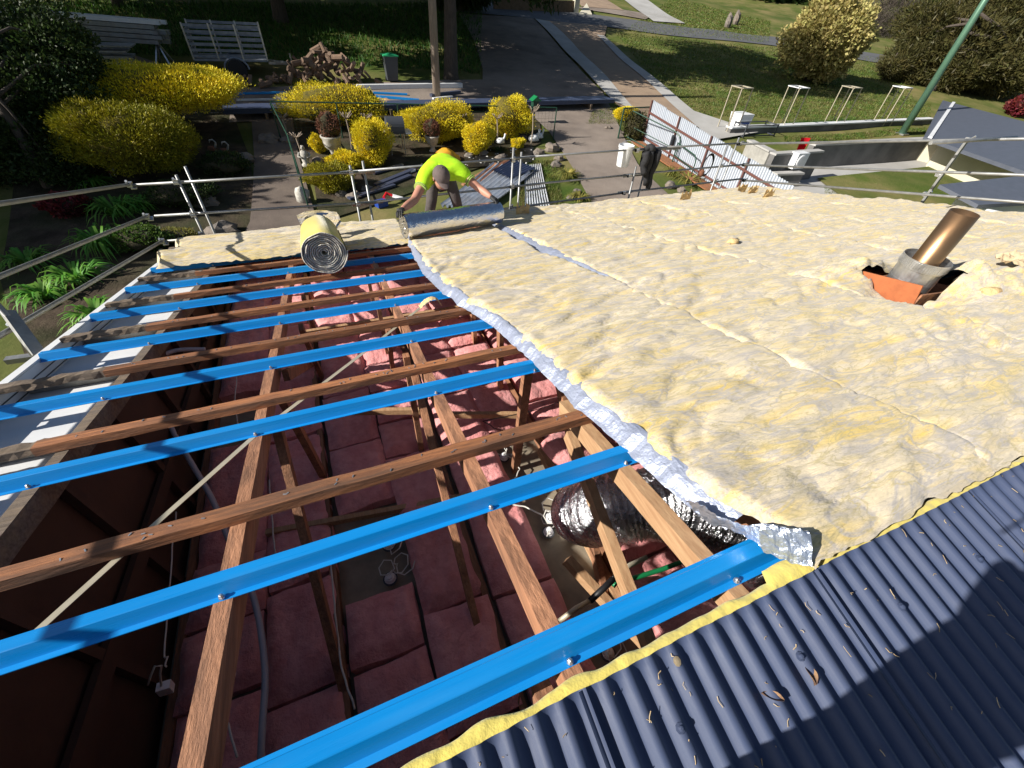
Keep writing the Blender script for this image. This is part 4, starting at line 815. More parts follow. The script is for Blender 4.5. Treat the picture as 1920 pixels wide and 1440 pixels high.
M['cream'] = leafmat('cream_yellow_leaf', (.50, .43, .17), (.38, .34, .12), .4, .35, .02)
M['redleaf'] = leafmat('dark_red_leaf', (.22, .025, .03), (.12, .03, .03), .5, .3, .02)
M['strappy'] = leafmat('strappy_green_leaf', (.09, .26, .03), (.17, .36, .05), .35, .35, .02)
M['straw'] = leafmat('straw_green_leaf', (.32, .28, .07), (.16, .19, .04), .4, .35, .03)
M['goldcore'] = mat('inner_gold_twigs', (.15, .115, .012), (.07, .06, .01), scale=14, rough=1, bump=1.0, bs=24)
M['sage'] = leafmat('sage_leaf', (.06, .075, .05), (.1, .11, .07), .4, .2, .02)
M['bark'] = mat('grey_brown_bark', (.095, .075, .06), (.05, .04, .033), scale=6, st=(4, 4, .7), rough=.95, bump=.8, bs=12, bst=(4, 4, .6))
M['twig'] = mat('dark_twig_core', (.05, .042, .02), (.03, .028, .012), scale=9, rough=1, bump=.8, bs=20)
def dp(u, v, z): return Vector(CAMP + ray(u, v) * z)
def shrub(label, u, vb, wpx_, vt, m, n=6000, l=.10, w=.022, group=None, name='shrub', flat=1.0, upb=.7, cat='shrub', seed=None, shell=.3, lobs=16, depth=.8):
    p = G(u, vb); h = max(.25, up(p, vt)); W_ = wpx(p, wpx_); t = thing(name, label, cat, p, group); seed = seed if seed is not None else int(u + vb)
    c = p + Vector((0, 0, h * (1 - .5 * flat))); R_ = (W_ / 2, W_ / 2 * depth, h * .5 * flat)
    b = MB(); b.rock(c, 1.0, (R_[0] * .76, R_[1] * .76, R_[2] * .76), seed, 8, 12); b.build('core', M['goldcore'] if m is M['gold'] or m is M['goldg'] else M['twig'], t, smooth=True)
    b = MB(); b.tube([p - Vector((0, 0, .1)), p + Vector((.02, 0, h * .4)), c], .035, 7, r2=.015); b.build('trunk', M['bark'], t)
    foliage('foliage', [(c, R_)], n, l, w, m, t, upb, shell, lobs, .25, seed=seed); return t
GG = 'clipped golden conifers in the garden'
def goldbush(label, u, vb, wp, vt, n, flat=1.0, m='gold', **k): return shrub(label, u, vb, wp, vt, M[m], int(n * 3.2), .058, .016, GG, 'golden_shrub', flat, **k)
# two tier cloud pruned conifer at the left
p = G(330, 262); h = up(p, 122); t = thing('golden_shrub', 'largest golden conifer, broad clipped dome in front of the cage trailer', 'shrub', p, GG); W_ = wpx(p, 285)
c = p + Vector((0, 0, h * .72)); bl = [(c, (W_ * .5, W_ * .36, h * .30)), (c + Vector((-W_ * .22, -.1, -h * .08)), (W_ * .3, W_ * .3, h * .24)), (c + Vector((W_ * .2, 0, .05)), (W_ * .30, W_ * .3, h * .24))]
b = MB()
for q, r_ in bl: b.rock(q, 1, tuple(x * .78 for x in r_), 4, 8, 12)
b.build('core', M['goldcore'], t, smooth=True, kind='stuff'); foliage('foliage', bl, 70000, .065, .018, M['gold'], t, .9, .25, 30, .16, seed=5)
b = MB(); [b.tube([p + Vector((dx, 0, -.1)), c + Vector((dx * 2, 0, 0))], .05, 7) for dx in (-.3, .25)]; b.build('trunk', M['bark'], t, kind='stuff')
p = G(275, 335); h = up(p, 190); t = thing('golden_shrub', 'shaded golden conifer drooping below the broad dome at the left', 'shrub', p, GG); W_ = wpx(p, 200)
bl = [(p + Vector((0, 0, h * .55)), (W_ * .5, W_ * .4, h * .42)), (p + Vector((-W_ * .2, .1, h * .75)), (W_ * .3, W_ * .3, h * .25)), (p + Vector((W_ * .3, 0, h * .5)), (W_ * .26, W_ * .3, h * .34))]
b = MB(); [b.rock(q, 1, tuple(x * .75 for x in r_), 4, 8, 12) for q, r_ in bl]; b.build('core', M['goldcore'], t, smooth=True, kind='stuff'); foliage('foliage', bl, 52000, .065, .018, M['goldg'], t, .5, .3, 30, .22, seed=6)  # darker leaf colour puts the lower tier's shade into the foliage
goldbush('wide golden conifer hedge with sunlit top behind the urn with the reddish ball', 642, 240, 205, 154, 9000, .95, depth=.5)
goldbush('long low golden hedge behind the worker and the smaller urn', 828, 268, 150, 189, 7500, .95, depth=.5)
goldbush('square topped golden conifer beside the green bird house', 955, 258, 96, 177, 6500, 1.0)
goldbush('round golden ball shrub left of the tiny golden tuft', 898, 290, 62, 224, 4500, 1.0)
goldbush('tall lumpy golden shrub under the hooded barbecue', 705, 312, 78, 222, 5000, 1.0, m='gold')
goldbush('low golden mound at the foot of the urn with the reddish ball', 655, 318, 74, 282, 3000, 1.0)
goldbush('small lime gold ball left of the big urn pedestal', 602, 290, 36, 251, 1600, 1.0)
goldbush('tiny golden tuft beside the white geese', 971, 278, 30, 258, 1000, 1.0)
goldbush('small golden bush behind the green gate by the white fence', 1170, 226, 50, 197, 1800, 1.0)
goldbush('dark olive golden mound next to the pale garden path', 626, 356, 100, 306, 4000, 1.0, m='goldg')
shrub('low dark red leaved shrub below the top left rail', 140, 402, 82, 362, M['redleaf'], 2600, .07, .05, cat='shrub')
shrub('bronze green bush behind the green mesh gate', 1185, 262, 46, 205, M['olive'], 2200, .09, .03, cat='shrub')
shrub('low grey green shrub in the shade right of the strappy plants', 350, 385, 130, 340, M['dkgreen'], 3500, .07, .03)
shrub('low dark green shrub against the garden path', 430, 330, 90, 285, M['dkgreen'], 3000, .07, .03)
shrub('trailing green groundcover at the corner of the eave', 275, 470, 100, 425, M['mid'], 3000, .05, .035, flat=.9)
shrub('mossy groundcover beside the puffy insulation strip', 330, 452, 80, 432, M['straw'], 1800, .05, .02)
shrub('rusty brown shrub at the far right edge', 1905, 218, 60, 178, M['redleaf'], 2200, .25, .12)
# strappy clumps
def strap(label, u, v, wp, m, n=70, name='strappy_plant', group='strappy leaved clumps in the garden', hh=.55, wl=.028):
    p = G(u, v); R_ = wpx(p, wp) / 2; V = []; F = []; r = random.Random(int(u * 7 + v))
    for k in range(n):
        a = r.uniform(0, 6.283); L_ = R_ * r.uniform(.55, 1.15); d = Vector((math.cos(a), math.sin(a), 0)); s = Vector((-d.y, d.x, 0)) * wl * r.uniform(.6, 1.2); b0 = p + d * r.uniform(0, R_ * .2); i0 = len(V); hz = R_ * hh * 2 * r.uniform(.6, 1.2)
        for q in range(5):
            f = q / 4; c = b0 + d * (L_ * f) + Vector((0, 0, hz * (f * 1.6 - 1.5 * f * f))); ww = s * (1 - f * f) * 1.0; V += [c - ww, c + ww]
        F += [(i0 + 2 * q, i0 + 2 * q + 1, i0 + 2 * q + 3, i0 + 2 * q + 2) for q in range(4)]
    o = npmesh(name, V, F, m); return tag(o, label, 'plant', group)
for u, v, w_, lab in ((200, 470, 150, 'bright green strappy clump in sun below the middle left rail'), (225, 405, 120, 'strappy clump tucked under the top left coupler'), (150, 530, 130, 'strappy clump half shaded left of the barge board'), (90, 560, 120, 'dark strappy clump in shade at the left edge'), (265, 395, 90, 'strappy clump right of the red leaved shrub'), (60, 500, 110, 'shaded strappy clump under the lowest left rail'), (190, 600, 120, 'strappy clump against the gable barge board'), (180, 350, 70, 'narrow strappy clump behind the red leaved shrub')): strap(lab, u, v, w_, M['strappy'], 80)
for u, v, w_, lab in ((1062, 335, 70, 'straw coloured tussock at the driveway edge'), (1085, 375, 60, 'straw tussock nearest the corrugated sheets by the driveway'), (1245, 255, 60, 'tussock at the foot of the white fence'), (1262, 330, 60, 'grey green tussock right of the black jacket'), (1290, 345, 70, 'tussock beside the red brown rock'), (1335, 368, 50, 'tussock under the nearest end of the white fence'), (935, 285, 40, 'dark tussock beside the smaller urn'), (860, 262, 50, 'dark green tussock under the golden hedge')): strap(lab, u, v, w_, M['straw' if u > 1000 else 'dkgreen'], 90, 'grass_tussock', 'grass tussocks along the driveway', .5, .02)
# ------------------------------------------------------------ trees
def tree(label, p, H_, r0, blobs, n, l, w, m, name='tree', cat='tree', seed=0, shell=.75, droop=0.0, branch=True, lean=(0, 0)):
    t = thing(name, label, cat, p); top = p + Vector((lean[0], lean[1], H_)); b = MB()
    b.tube([p - Vector((0, 0, .4)), p + Vector((0, 0, .25)), p.lerp(top, .4) + Vector((.08, .05, 0)), top], [r0 * 1.4, r0, r0 * .75, r0 * .3], 12); b.build('trunk', M['bark'], t, smooth=True)
    if branch:
        for k, (c, r_) in enumerate(blobs):
            s = p.lerp(top, .45 + .4 * ((k * .37) % 1)); b = MB(); c = Vector(c); b.tube([s, s.lerp(c, .5) + Vector((0, 0, .3)), c], [r0 * .35, r0 * .22, r0 * .08], 7); b.build('branch', M['bark'], t, smooth=True)
    foliage('crown', blobs, n, l, w, m, t, .2, shell, 22, .32, seed=seed, droop=droop); return t
p = G(95, 352); z = proj(p)[2]; tree('dense dark green tree filling the top left corner of the garden', p, 3.4, .12, [(dp(u, v, z * f), (r_ * z / FOC, r_ * z / FOC, q * z / FOC)) for u, v, f, r_, q in ((20, 40, 1, 100, 80), (85, 110, 1, 80, 70), (30, 190, .97, 110, 80), (110, 190, 1, 75, 60), (75, 275, .98, 85, 55), (130, 75, 1.03, 45, 30), (165, 120, 1.02, 26, 30), (110, 320, .98, 45, 30), (-20, 300, .97, 70, 70))], 46000, .085, .045, M['dkgreen'], seed=3, shell=.55)
p = G(528, 40); tree('big trunk on the shaded grass bank above the wood pile', p, 7, .38, [(p + Vector((-1, 1, 7.0)), (4.2, 4, 2.4)), (p + Vector((2.6, 0, 6.2)), (3, 3, 2.0)), (p + Vector((-2.5, -8, 5.2)), (3.2, 3.2, 1.8)), (p + Vector((.5, -6, 6)), (3.2, 3.2, 1.8)), (p + Vector((-1, -11, 5.4)), (3, 3, 1.7)), (p + Vector((-4, -1, 6.0)), (3, 3, 1.8))], 24000, .42, .2, M['dkgreen'], seed=8)
p = G(846, 148); tree('dark trunk right beside the grey timber power pole', p, 8, .34, [(p + Vector((0, 3, 5.8)), (4.0, 4.0, 2.0)), (p + Vector((3, 4.5, 6.6)), (3.6, 3.6, 2.2)), (p + Vector((1, 8, 5.6)), (4, 3.6, 2)), (p + Vector((-2, 5, 7.5)), (3.5, 4, 2)), (p + Vector((2, 13, 5)), (4, 4, 2)), (p + Vector((6, 15, 6)), (4, 4, 2)), (p + Vector((-3, 12, 7)), (4, 4, 2.2)), (p + Vector((1, 19, 7)), (4, 4, 2.4)), (p + Vector((6, 5, 4.6)), (2.6, 4.0, 1.8)), (p + Vector((5, 3, 8.5)), (3.6, 4, 2)), (p + Vector((8, 6, 9.5)), (3.6, 4, 2)), (p + Vector((3, 0, 11)), (3.6, 3.6, 2))], 85000, .36, .14, M['dkgreen'], seed=9)
for k, (x, y, cz, r_) in enumerate(((-11, 28, 4.6, 3.6), (-16, 25, 5.5, 4.2), (-8, 35, 5.6, 4.2), (-15, 32, 7, 5), (-4, 40, 6, 5), (-14, 38, 6, 5), (-18, 21, 5.6, 3.6), (-12.5, 13.2, 3.5, 2.3), (-12, 10.9, 3.0, 1.5), (-12, 17, 3.5, 2.3), (-12.5, 22, 4.4, 3))):
    p = Vector((x, y, terr(x, y))); tree('shade tree standing beyond the left of the garden', p, cz, .25, [(p + Vector((0, 0, cz)), (r_, r_, r_ * (.7 if k < 7 else .95))), (p + Vector((r_ * .5, r_ * .3, cz - .6)), (r_ * .6, r_ * .6, r_ * .4))], 7000, .40, .22, M['dkgreen'], name='shade_tree', seed=20 + k)['group'] = 'shade trees left of the garden'
p = G(1512, 152); h = up(p, -16); R_ = wpx(p, 172) / 2 * .86
tree('large round cream yellow bush on the far lawn', p, h * .6, .18, [(p + Vector((0, 0, h * .54)), (R_, R_ * .9, h * .47)), (p + Vector((-R_ * .3, -R_ * .2, h * .62)), (R_ * .68, R_ * .7, h * .38)), (p + Vector((R_ * .3, -.3, h * .5)), (R_ * .7, R_ * .7, h * .42)), (p + Vector((0, -R_ * .3, h * .36)), (R_ * .7, R_ * .6, h * .3))], 52000, .18, .12, M['cream'], name='round_bush', cat='bush', seed=31, shell=.35)
def clump(label, u, v, H_, specs, n, l, w, m, seed, r0=.2, **k):
    p = G(u, v); z = proj(p)[2]; return tree(label, p, H_, r0, [(dp(a, b_, z * f), (r_ * z / FOC, r_ * z / FOC, q * z / FOC)) for a, b_, f, r_, q in specs], n, l, w, m, seed=seed, **k)
clump('wide bronze green feathery tree right of the green pole', 1745, 168, 5, [(1800, 95, 1, 85, 55), (1880, 55, 1, 95, 60), (1755, 50, 1.02, 70, 40), (1860, 130, .98, 70, 40), (1930, 110, .98, 70, 60), (1830, 20, 1.05, 80, 45), (1780, 140, .99, 45, 28), (1840, 60, .97, 40, 24), (1900, 100, .96, 42, 24), (1770, 95, .97, 34, 20), (1725, 75, 1, 36, 22), (1810, 130, .96, 38, 20)], 80000, .34, .07, M['olive'], 41, .3, shell=.5)
clump('small spreading bronze green tree leaning left of the green pole', 1655, 150, 1.6, [(1700, 118, .99, 42, 28), (1675, 128, .98, 28, 16), (1725, 105, 1, 32, 22)], 16000, .26, .05, M['olive'], 42, .09, shell=.5)
clump('bare brownish shrubby tree behind the cream bush', 1680, 75, 3, [(1670, 20, 1, 55, 40), (1640, 45, 1, 40, 25)], 7000, .7, .03, M['bark'], 43, .12, shell=.7)
clump('dark hedge of trees along the top edge behind the cream bush', 1430, -6, 2, [(1440, -6, 1, 50, 16), (1480, 0, 1, 35, 18), (1390, -12, 1, 50, 14)], 4000, .8, .4, M['dkgreen'], 44, .2, shell=.6)
clump('bright green tree between the bronze tree and the bare shrub', 1725, 60, 3, [(1735, 30, 1.02, 28, 30), (1725, 5, 1.05, 30, 25)], 4000, .6, .25, M['mid'], 45, .12, shell=.5)
clump('distant dark tree line at the top right corner', 1890, 12, 5, [(1850, -20, 1, 120, 45), (1950, -10, 1, 100, 60)], 8000, 1.2, .6, M['dkgreen'], 46, .3, shell=.6)
clump('dark tree hanging over the road at the top', 862, 22, 5, [(890, -6, 1, 40, 16), (850, -14, 1, 60, 22)], 4000, .5, .1, M['dkgreen'], 47, .2, shell=.7, droop=.9)
# grass: tufts on the lawns and shaded bank
def grass(n, poly, hmin, hmax, m, w=.012, seed=0):
    r = np.random.default_rng(seed); U = r.random((n, 2)); a, b, c, d = [np.array(q) for q in poly]
    P = (a * (1 - U[:, :1]) + b * U[:, :1]) * (1 - U[:, 1:]) + (d * (1 - U[:, :1]) + c * U[:, :1]) * U[:, 1:]
    Z = np.array([terr(x, y) for x, y in P]); base = np.c_[P, Z + .0]; th = r.random(n) * 6.283; h = hmin + (hmax - hmin) * r.random(n) ** 2; s = np.c_[np.cos(th), np.sin(th), np.zeros(n)] * (w * (.5 + r.random(n)))[:, None]; tip = base + np.c_[r.normal(size=n) * h * .4, r.normal(size=n) * h * .4, h]
    V = np.stack([base - s, base + s, tip], 1).reshape(-1, 3); return npmesh('grass', V, np.arange(n * 3).reshape(-1, 3), m, kind='stuff')
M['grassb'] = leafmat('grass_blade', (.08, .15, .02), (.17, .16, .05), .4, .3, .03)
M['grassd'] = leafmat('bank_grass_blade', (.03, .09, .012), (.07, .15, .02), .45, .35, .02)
def gxy(u, v): p = G(u, v); return (p.x, p.y)
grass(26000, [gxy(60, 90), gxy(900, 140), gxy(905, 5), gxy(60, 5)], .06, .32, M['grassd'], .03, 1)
grass(30000, [gxy(1240, 160), gxy(1740, 225), gxy(1660, 110), gxy(1150, 60)], .03, .13, M['grassb'], .03, 2)
grass(24000, [gxy(1300, 218), gxy(1745, 236), gxy(1745, 195), gxy(1230, 165)], .03, .11, M['grassb'], .02, 8)
grass(8000, [gxy(1470, 268), gxy(1735, 250), gxy(1735, 240), gxy(1470, 256)], .03, .10, M['grassb'], .02, 9)
grass(9000, [gxy(975, 400), gxy(1060, 400), gxy(1040, 300), gxy(960, 305)], .03, .12, M['grassb'], .012, 3)
grass(6000, [gxy(1100, 235), gxy(1160, 235), gxy(1160, 200), gxy(1110, 212)], .03, .12, M['grassb'], .014, 4)
grass(12000, [gxy(1545, 380), gxy(1830, 400), gxy(1790, 312), gxy(1545, 335)], .03, .12, M['grassb'], .016, 5)
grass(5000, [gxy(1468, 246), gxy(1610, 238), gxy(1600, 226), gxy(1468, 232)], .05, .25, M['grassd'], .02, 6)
grass(30000, [gxy(1170, 58), gxy(1440, 82), gxy(1445, 40), gxy(1260, -4)], .03, .12, M['grassb'], .05, 7)
# ------------------------------------------------------------ garden things
M['stone'] = mat('garden_stone', (.19, .165, .14), (.11, .095, .085), scale=7, rough=.9, c3=(.26, .2, .15), s3=3, a3=.6, bump=.6, bs=14)
M['whitestone'] = mat('white_pebble', (.72, .71, .68), (.6, .58, .55), scale=9, rough=.7)
M['rust'] = mat('rusty_brown_steel', (.20, .075, .035), (.12, .05, .03), scale=12, rough=.8, bump=.3)
M['statue'] = mat('weathered_cement', (.55, .52, .46), (.36, .34, .30), scale=12, rough=.9, bump=.4, bs=22, c3=(.2, .19, .16), s3=5, a3=.5)
M['greenpaint'] = mat('dark_green_paint', (.015, .06, .035), (.012, .045, .03), scale=6, rough=.45)
M['colorbond'] = mat('white_fence_steel', (.50, .54, .60), (.44, .48, .54), scale=3, st=(6, 6, .4), rough=.45, c3=(.5, .52, .56), s3=2, a3=.5)
M['brownsteel'] = mat('brown_steel', (.13, .055, .045), rough=.5)
M['galvsheet'] = mat('old_galvanised_sheet', (.42, .44, .47), (.32, .34, .36), scale=5, rough=.4, metal=.7, c3=(.25, .2, .16), s3=3, a3=.4)
M['striproof'] = mat('old_zincalume_sheet', (.60, .63, .68), (.48, .51, .56), scale=4, rough=.45, metal=.25, c3=(.35, .3, .26), s3=2, a3=.4)
M['cage'] = mat('shade_blue_cage_steel', (.24, .27, .32), (.16, .18, .22), scale=5, rough=.5, metal=.4)  # bluish dark base colour stands in for the shade on the trailer
M['polewood'] = mat('grey_pole_timber', (.36, .29, .22), (.24, .19, .15), scale=5, st=(5, 5, .5), rough=.9, bump=.5, bs=12, bst=(6, 6, .5))
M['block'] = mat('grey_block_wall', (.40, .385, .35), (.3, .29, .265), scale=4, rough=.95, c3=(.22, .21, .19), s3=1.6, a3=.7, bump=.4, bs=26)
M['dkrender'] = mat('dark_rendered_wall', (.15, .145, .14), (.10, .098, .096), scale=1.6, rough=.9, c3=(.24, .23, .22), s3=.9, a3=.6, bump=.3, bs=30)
M['cream_w'] = mat('cream_rendered_wall', (.62, .58, .45), (.55, .51, .4), scale=2, rough=.9, bump=.2, bs=30)
M['roofgrey'] = mat('grey_metal_roof', (.10, .11, .14), (.085, .095, .12), scale=4, rough=.5)
M['redplastic'] = mat('red_plastic', (.60, .012, .02), rough=.35)
M['tyre'] = mat('tyre_rubber', (.02, .02, .02), rough=.85)
M['lidgreen'] = mat('bright_green_lid', (.03, .42, .17), rough=.45)
M['yellowbag'] = mat('orange_yellow_bag', (.70, .36, .02), (.6, .28, .02), scale=9, rough=.6)
M['trim'] = mat('blue_black_trim', (.05, .06, .10), rough=.4, spec=.6)
# power pole and green pole
p = G(819, 183); t = thing('power_pole', 'grey timber power pole standing behind the garden, its shadow crossing the driveways', 'power pole', p)
b = MB(); b.tube([p - Vector((0, 0, .3)), p + Vector((.02, 0, 4)), p + Vector((0, .02, 9))], [.165, .15, .13], 16); b.build('pole', M['polewood'], t, smooth=True)
b = MB(); b.bar(p + Vector((-1, 0, 8.4)), p + Vector((1, 0, 8.4)), .09, .1); b.build('crossarm', M['polewood'], t)
p = G(1690, 252); t = thing('lamp_post', 'tall green steel pole rising beside the square pot stands', 'pole', p)
b = MB(); b.tube([p, p + Vector((0, 0, 9))], .17, 14, r2=.10); b.build('pole', mat('green_steel', (.12, .24, .16), (.1, .2, .14), scale=3, rough=.4, metal=.3), t, smooth=True); b = MB(); b.box(p + Vector((0, 0, .03)), (.45, .45, .06)); b.build('base_plate', M['galv'], t)
# cage trailer
def frame(u0, v0, u1, v1):
    a, c = G(u0, v0), G(u1, v1); x = c - a; x.z = 0; x.normalize(); return a, c, x, Vector((-x.y, x.x, 0))
a, c, X_, Y_ = frame(378, 150, 512, 150); o = (a + c) / 2; Ln = (c - a).length; t = thing('cage_trailer', 'grey steel cage trailer with slatted sides parked on the bank', 'trailer', o); Z = Vector((0, 0, 1)); wd = 1.7; h0 = .62; ch = up(o, 42) * .92 - h0
def L(x, y, z): return o + X_ * x + Y_ * y + Z * z
b = MB(); b.bar(L(-Ln / 2, wd / 2, h0), L(Ln / 2, wd / 2, h0), wd, .06); b.build('tray_floor', M['cage'], t)
for y in (0, wd):
    for k in range(6): b = MB(); b.bar(L(-Ln / 2, y, h0 + .12 + ch * k / 5.5), L(Ln / 2, y, h0 + .12 + ch * k / 5.5), .03, ch * .085); b.build('slat', M['cage'], t)
    for x in (-Ln / 2, -Ln / 6, Ln / 6, Ln / 2): b = MB(); b.bar(L(x, y, h0), L(x, y, h0 + ch + .1), .05, .05, (1, 0, 0)); b.build('post', M['galv'], t)
for x in (-Ln / 2, Ln / 2):
    for k in range(5): b = MB(); b.bar(L(x, 0, h0 + .12 + ch * k / 5.5), L(x, wd, h0 + .12 + ch * k / 5.5), .03, ch * .1); b.build('slat', M['cage'], t)
for y in (-.12, wd + .12):
    b = MB(); b.lathe([(.16, -.09), (.32, -.09), (.34, -.05), (.34, .05), (.32, .09), (.16, .09)], L(.1, y, .33), 24, axis=Y_); w1 = b.build('wheel', M['tyre'], t); b = MB(); b.lathe([(.03, -.07), (.17, -.07), (.17, .07), (.03, .07)], L(.1, y, .33), 16, axis=Y_); b.build('rim', M['galv'], w1)
    b = MB(); b.tube([L(.1 + .42 * math.cos(q), y, .36 + .36 * math.sin(q)) for q in np.linspace(0, math.pi, 9)], .04, 6); b.build('mudguard', M['cage'], t)
b = MB(); b.bar(L(Ln / 2, wd * .3, .5), L(Ln / 2 + 1.1, wd / 2, .45), .06, .08); b.bar(L(Ln / 2, wd * .7, .5), L(Ln / 2 + 1.1, wd / 2, .45), .06, .08); b.tube([L(Ln / 2 + .9, wd / 2, 0), L(Ln / 2 + .9, wd / 2, .8)], .03, 8); b.build('drawbar', M['galv'], t)
# long bundle of steel on trestles
g0 = G(322, 122); g1 = G(50, 112); A = g0 + Z * up(g0, 60); B_ = g1 + Z * up(g1, 38); dv = (A - B_).normalized(); B_ = A - dv * 9; t = thing('steel_bundle', 'long strapped bundle of pale steel lengths on trestles', 'steel bundle', g0); sd = dv.cross(Z).normalized()
for r_ in range(5):
    for k in range(3):
        b = MB(); off = sd * ((k - 1) * .22) + Z * ((r_ - 2) * .15); e = random.uniform(-.25, .35); b.bar(B_ + off, A + off + dv * e, .2, .125); b.build('steel_length', M['galvsheet' if r_ < 4 else 'white'], t)
for f in (.25, 2.6): b = MB(); q = A - dv * f; b.bar(q - sd * .26, q + sd * .26, .05, .6, Z); b.build('strap', M['greydark'], t)
for f in (.2, 3.4, 6.0):
    b = MB(); q = A - dv * f - Z * .30; gz = terr(q.x, q.y)
    for s_ in (-1, 1): b.bar(q, Vector((q.x, q.y, gz)) + sd * s_ * .35 + dv * .25, .05, .05, dv); b.bar(q, Vector((q.x, q.y, gz)) + sd * s_ * .35 - dv * .25, .05, .05, dv)
    b.build('trestle', M['galv'], t)
g0 = G(200, 150); t = thing('frame_stack', 'stack of grey aluminium frames with red caps under the steel bundle', 'frame stack', g0)
for k in range(7):
    b = MB(); q = g0 + Z * (.12 + k * .15) + Vector((random.uniform(-.15, .15), 0, 0)); b.bar(q - Vector((1.25, 0, 0)), q + Vector((1.15, .1, 0)), .9, .045); b.build('frame', M['galv'], t)
    if k in (3, 4): b = MB(); b.box(q + Vector((-.6 + .4 * (k - 3), -.47, .02)), (.3, .04, .08)); b.build('cap', M['redplastic'], t)
# logs
M['log'] = mat('split_firewood', (.20, .13, .085), (.11, .07, .05), scale=6, st=(1, 1, 1), rough=.95, bump=.5, c3=(.32, .24, .17), s3=2.5, a3=.5)
lm = []
for k in range(4):
    b = MB(); sg = 7; vs = []
    for e in (-.2, .2):
        for q in range(sg): a_ = 2 * math.pi * q / sg; r_ = .085 * (1 + .3 * mn.noise(Vector((math.cos(a_) * 2, math.sin(a_) * 2, k)))); vs.append((e, r_ * math.cos(a_), r_ * math.sin(a_) * (.6 if k % 2 else 1)))
    b.add(vs, [(q, (q + 1) % sg, sg + (q + 1) % sg, sg + q) for q in range(sg)] + [tuple(range(sg))[::-1], tuple(range(sg, 2 * sg))]); me = bpy.data.meshes.new('log'); me.from_pydata([tuple(v) for v in b.v], [], b.f); me.materials.append(M['log']); lm.append(me)
pc = G(618, 160); pr = G(705, 158); dx_ = (pr - pc); dx_.z = 0; wl = dx_.length; dx_.normalize()
for k in range(95):
    s_ = random.gauss(-.1, .45); f = 1 - min(1, abs(s_)) ; hh_ = .15 + 1.1 * f ** 1.3 * random.random(); q = pc + dx_ * (s_ * wl * 1.3) + Vector((0, random.uniform(-.5, .5) + .35 * hh_, 0)); o_ = bpy.data.objects.new('log', lm[k % 4]); COL.objects.link(o_); o_.location = (q.x, q.y, terr(q.x, q.y) + hh_); o_.rotation_euler = (random.uniform(-.5, .5), random.uniform(-1.1, 1.1), random.uniform(0, 6.28)); o_.scale = (random.uniform(.7, 1.3),) * 3
    tag(o_, 'split firewood log heaped in the pile on the bank', 'log', 'firewood logs in the heap')
# wheelie bin
p = G(736, 154); t = thing('wheelie_bin', 'dark wheelie bin with bright green lid behind the wood pile', 'bin', p); b = MB(); b.add([p + Vector((x * w_, y * w_, z)) for z, w_ in ((.08, .22), (.95, .29)) for x, y in ((-1, -1), (1, -1), (1, 1), (-1, 1))], [(0, 1, 5, 4), (1, 2, 6, 5), (2, 3, 7, 6), (3, 0, 4, 7), (3, 2, 1, 0), (4, 5, 6, 7)]); b.build('body', M['greydark'], t)  # near black body colour stands in for the shade on the bin
b = MB(); b.grid(lambda u, v: p + Vector(((u - .5) * .64, (v - .5) * .68, .97 + .06 * math.sin(math.pi * u) * math.sin(math.pi * v))), 8, 8); b.add([p + Vector((x * .32, y * .34, z)) for z in (.93, .97) for x, y in ((-1, -1), (1, -1), (1, 1), (-1, 1))], [(0, 1, 5, 4), (1, 2, 6, 5), (2, 3, 7, 6), (3, 0, 4, 7), (3, 2, 1, 0)]); b.build('lid', M['lidgreen'], t)
for s_ in (-1, 1): b = MB(); b.lathe([(.09, -.03), (.09, .03)], p + Vector((s_ * .22, .22, .09)), 14, axis=(1, 0, 0)); b.build('wheel', M['tyre'], t)
# pack of new roofing and loose lengths on the ground
def lay(name, label, cat, pts, w, h, m, group=None, lift=.02):
    q = [G(*p_) for p_ in pts]; b = MB(); b.bar(q[0] + Z * (h / 2 + lift), q[1] + Z * (h / 2 + lift), w, h, n=6); return tag(b.build(name, m), label, cat, group)
a, c = G(425, 222), G(1140, 199); t = thing('sheet_pack', 'long flat pack of new dark roofing sheets lying behind the golden hedges', 'sheet pack', a); dd = (c - a).normalized(); n_ = Vector((-dd.y, dd.x, 0)).normalized()
for k in range(3): b = MB(); b.bar(a + Z * (.22 + .05 * k) + n_ * .0, c + Z * (.22 + .05 * k), .85, .045, n=8); b.build('roof_sheet', M['darkroof'], t)
for f in (.08, .35, .62, .92): b = MB(); q = a.lerp(c, f); b.bar(Vector((q.x, q.y, terr(q.x, q.y) + .1)) - n_ * .5, Vector((q.x, q.y, terr(q.x, q.y) + .1)) + n_ * .5, .09, .18); b.build('bearer', M['timberold'], t)
GL = 'loose steel lengths on the ground behind the hedges'
for (p0, p1, w, h, mm, lab) in (((448, 180), (540, 178), .12, .06, 'blue', 'blue steel length lying left of the wide golden hedge'), ((445, 192), (540, 190), .12, .05, 'white', 'white steel length left of the wide golden hedge, nearest the shed roof sheets'), ((445, 201), (545, 199), .10, .05, 'galv', 'grey steel length beside the white one left of the hedge'), ((700, 178), (764, 181), .10, .06, 'blue', 'short blue steel length behind the long golden hedge'), ((706, 185), (786, 192), .12, .07, 'blue', 'pale blue steel length ending near the power pole'), ((670, 170), (866, 166), .22, .16, 'white', 'white fascia length lying at the foot of the power pole'), ((808, 184), (862, 177), .18, .1, 'trim', 'dark folded trim at the base of the power pole'), ((812, 189), (848, 185), .12, .06, 'white', 'short white offcut at the base of the power pole'), ((722, 188), (735, 196), .14, .03, 'timberpale', 'small pale timber offcut behind the long golden hedge')): lay('steel_length' if mm != 'timberpale' else 'timber_offcut', lab, 'steel length' if mm != 'timberpale' else 'offcut', (p0, p1), w, h, M[mm], GL, .05)
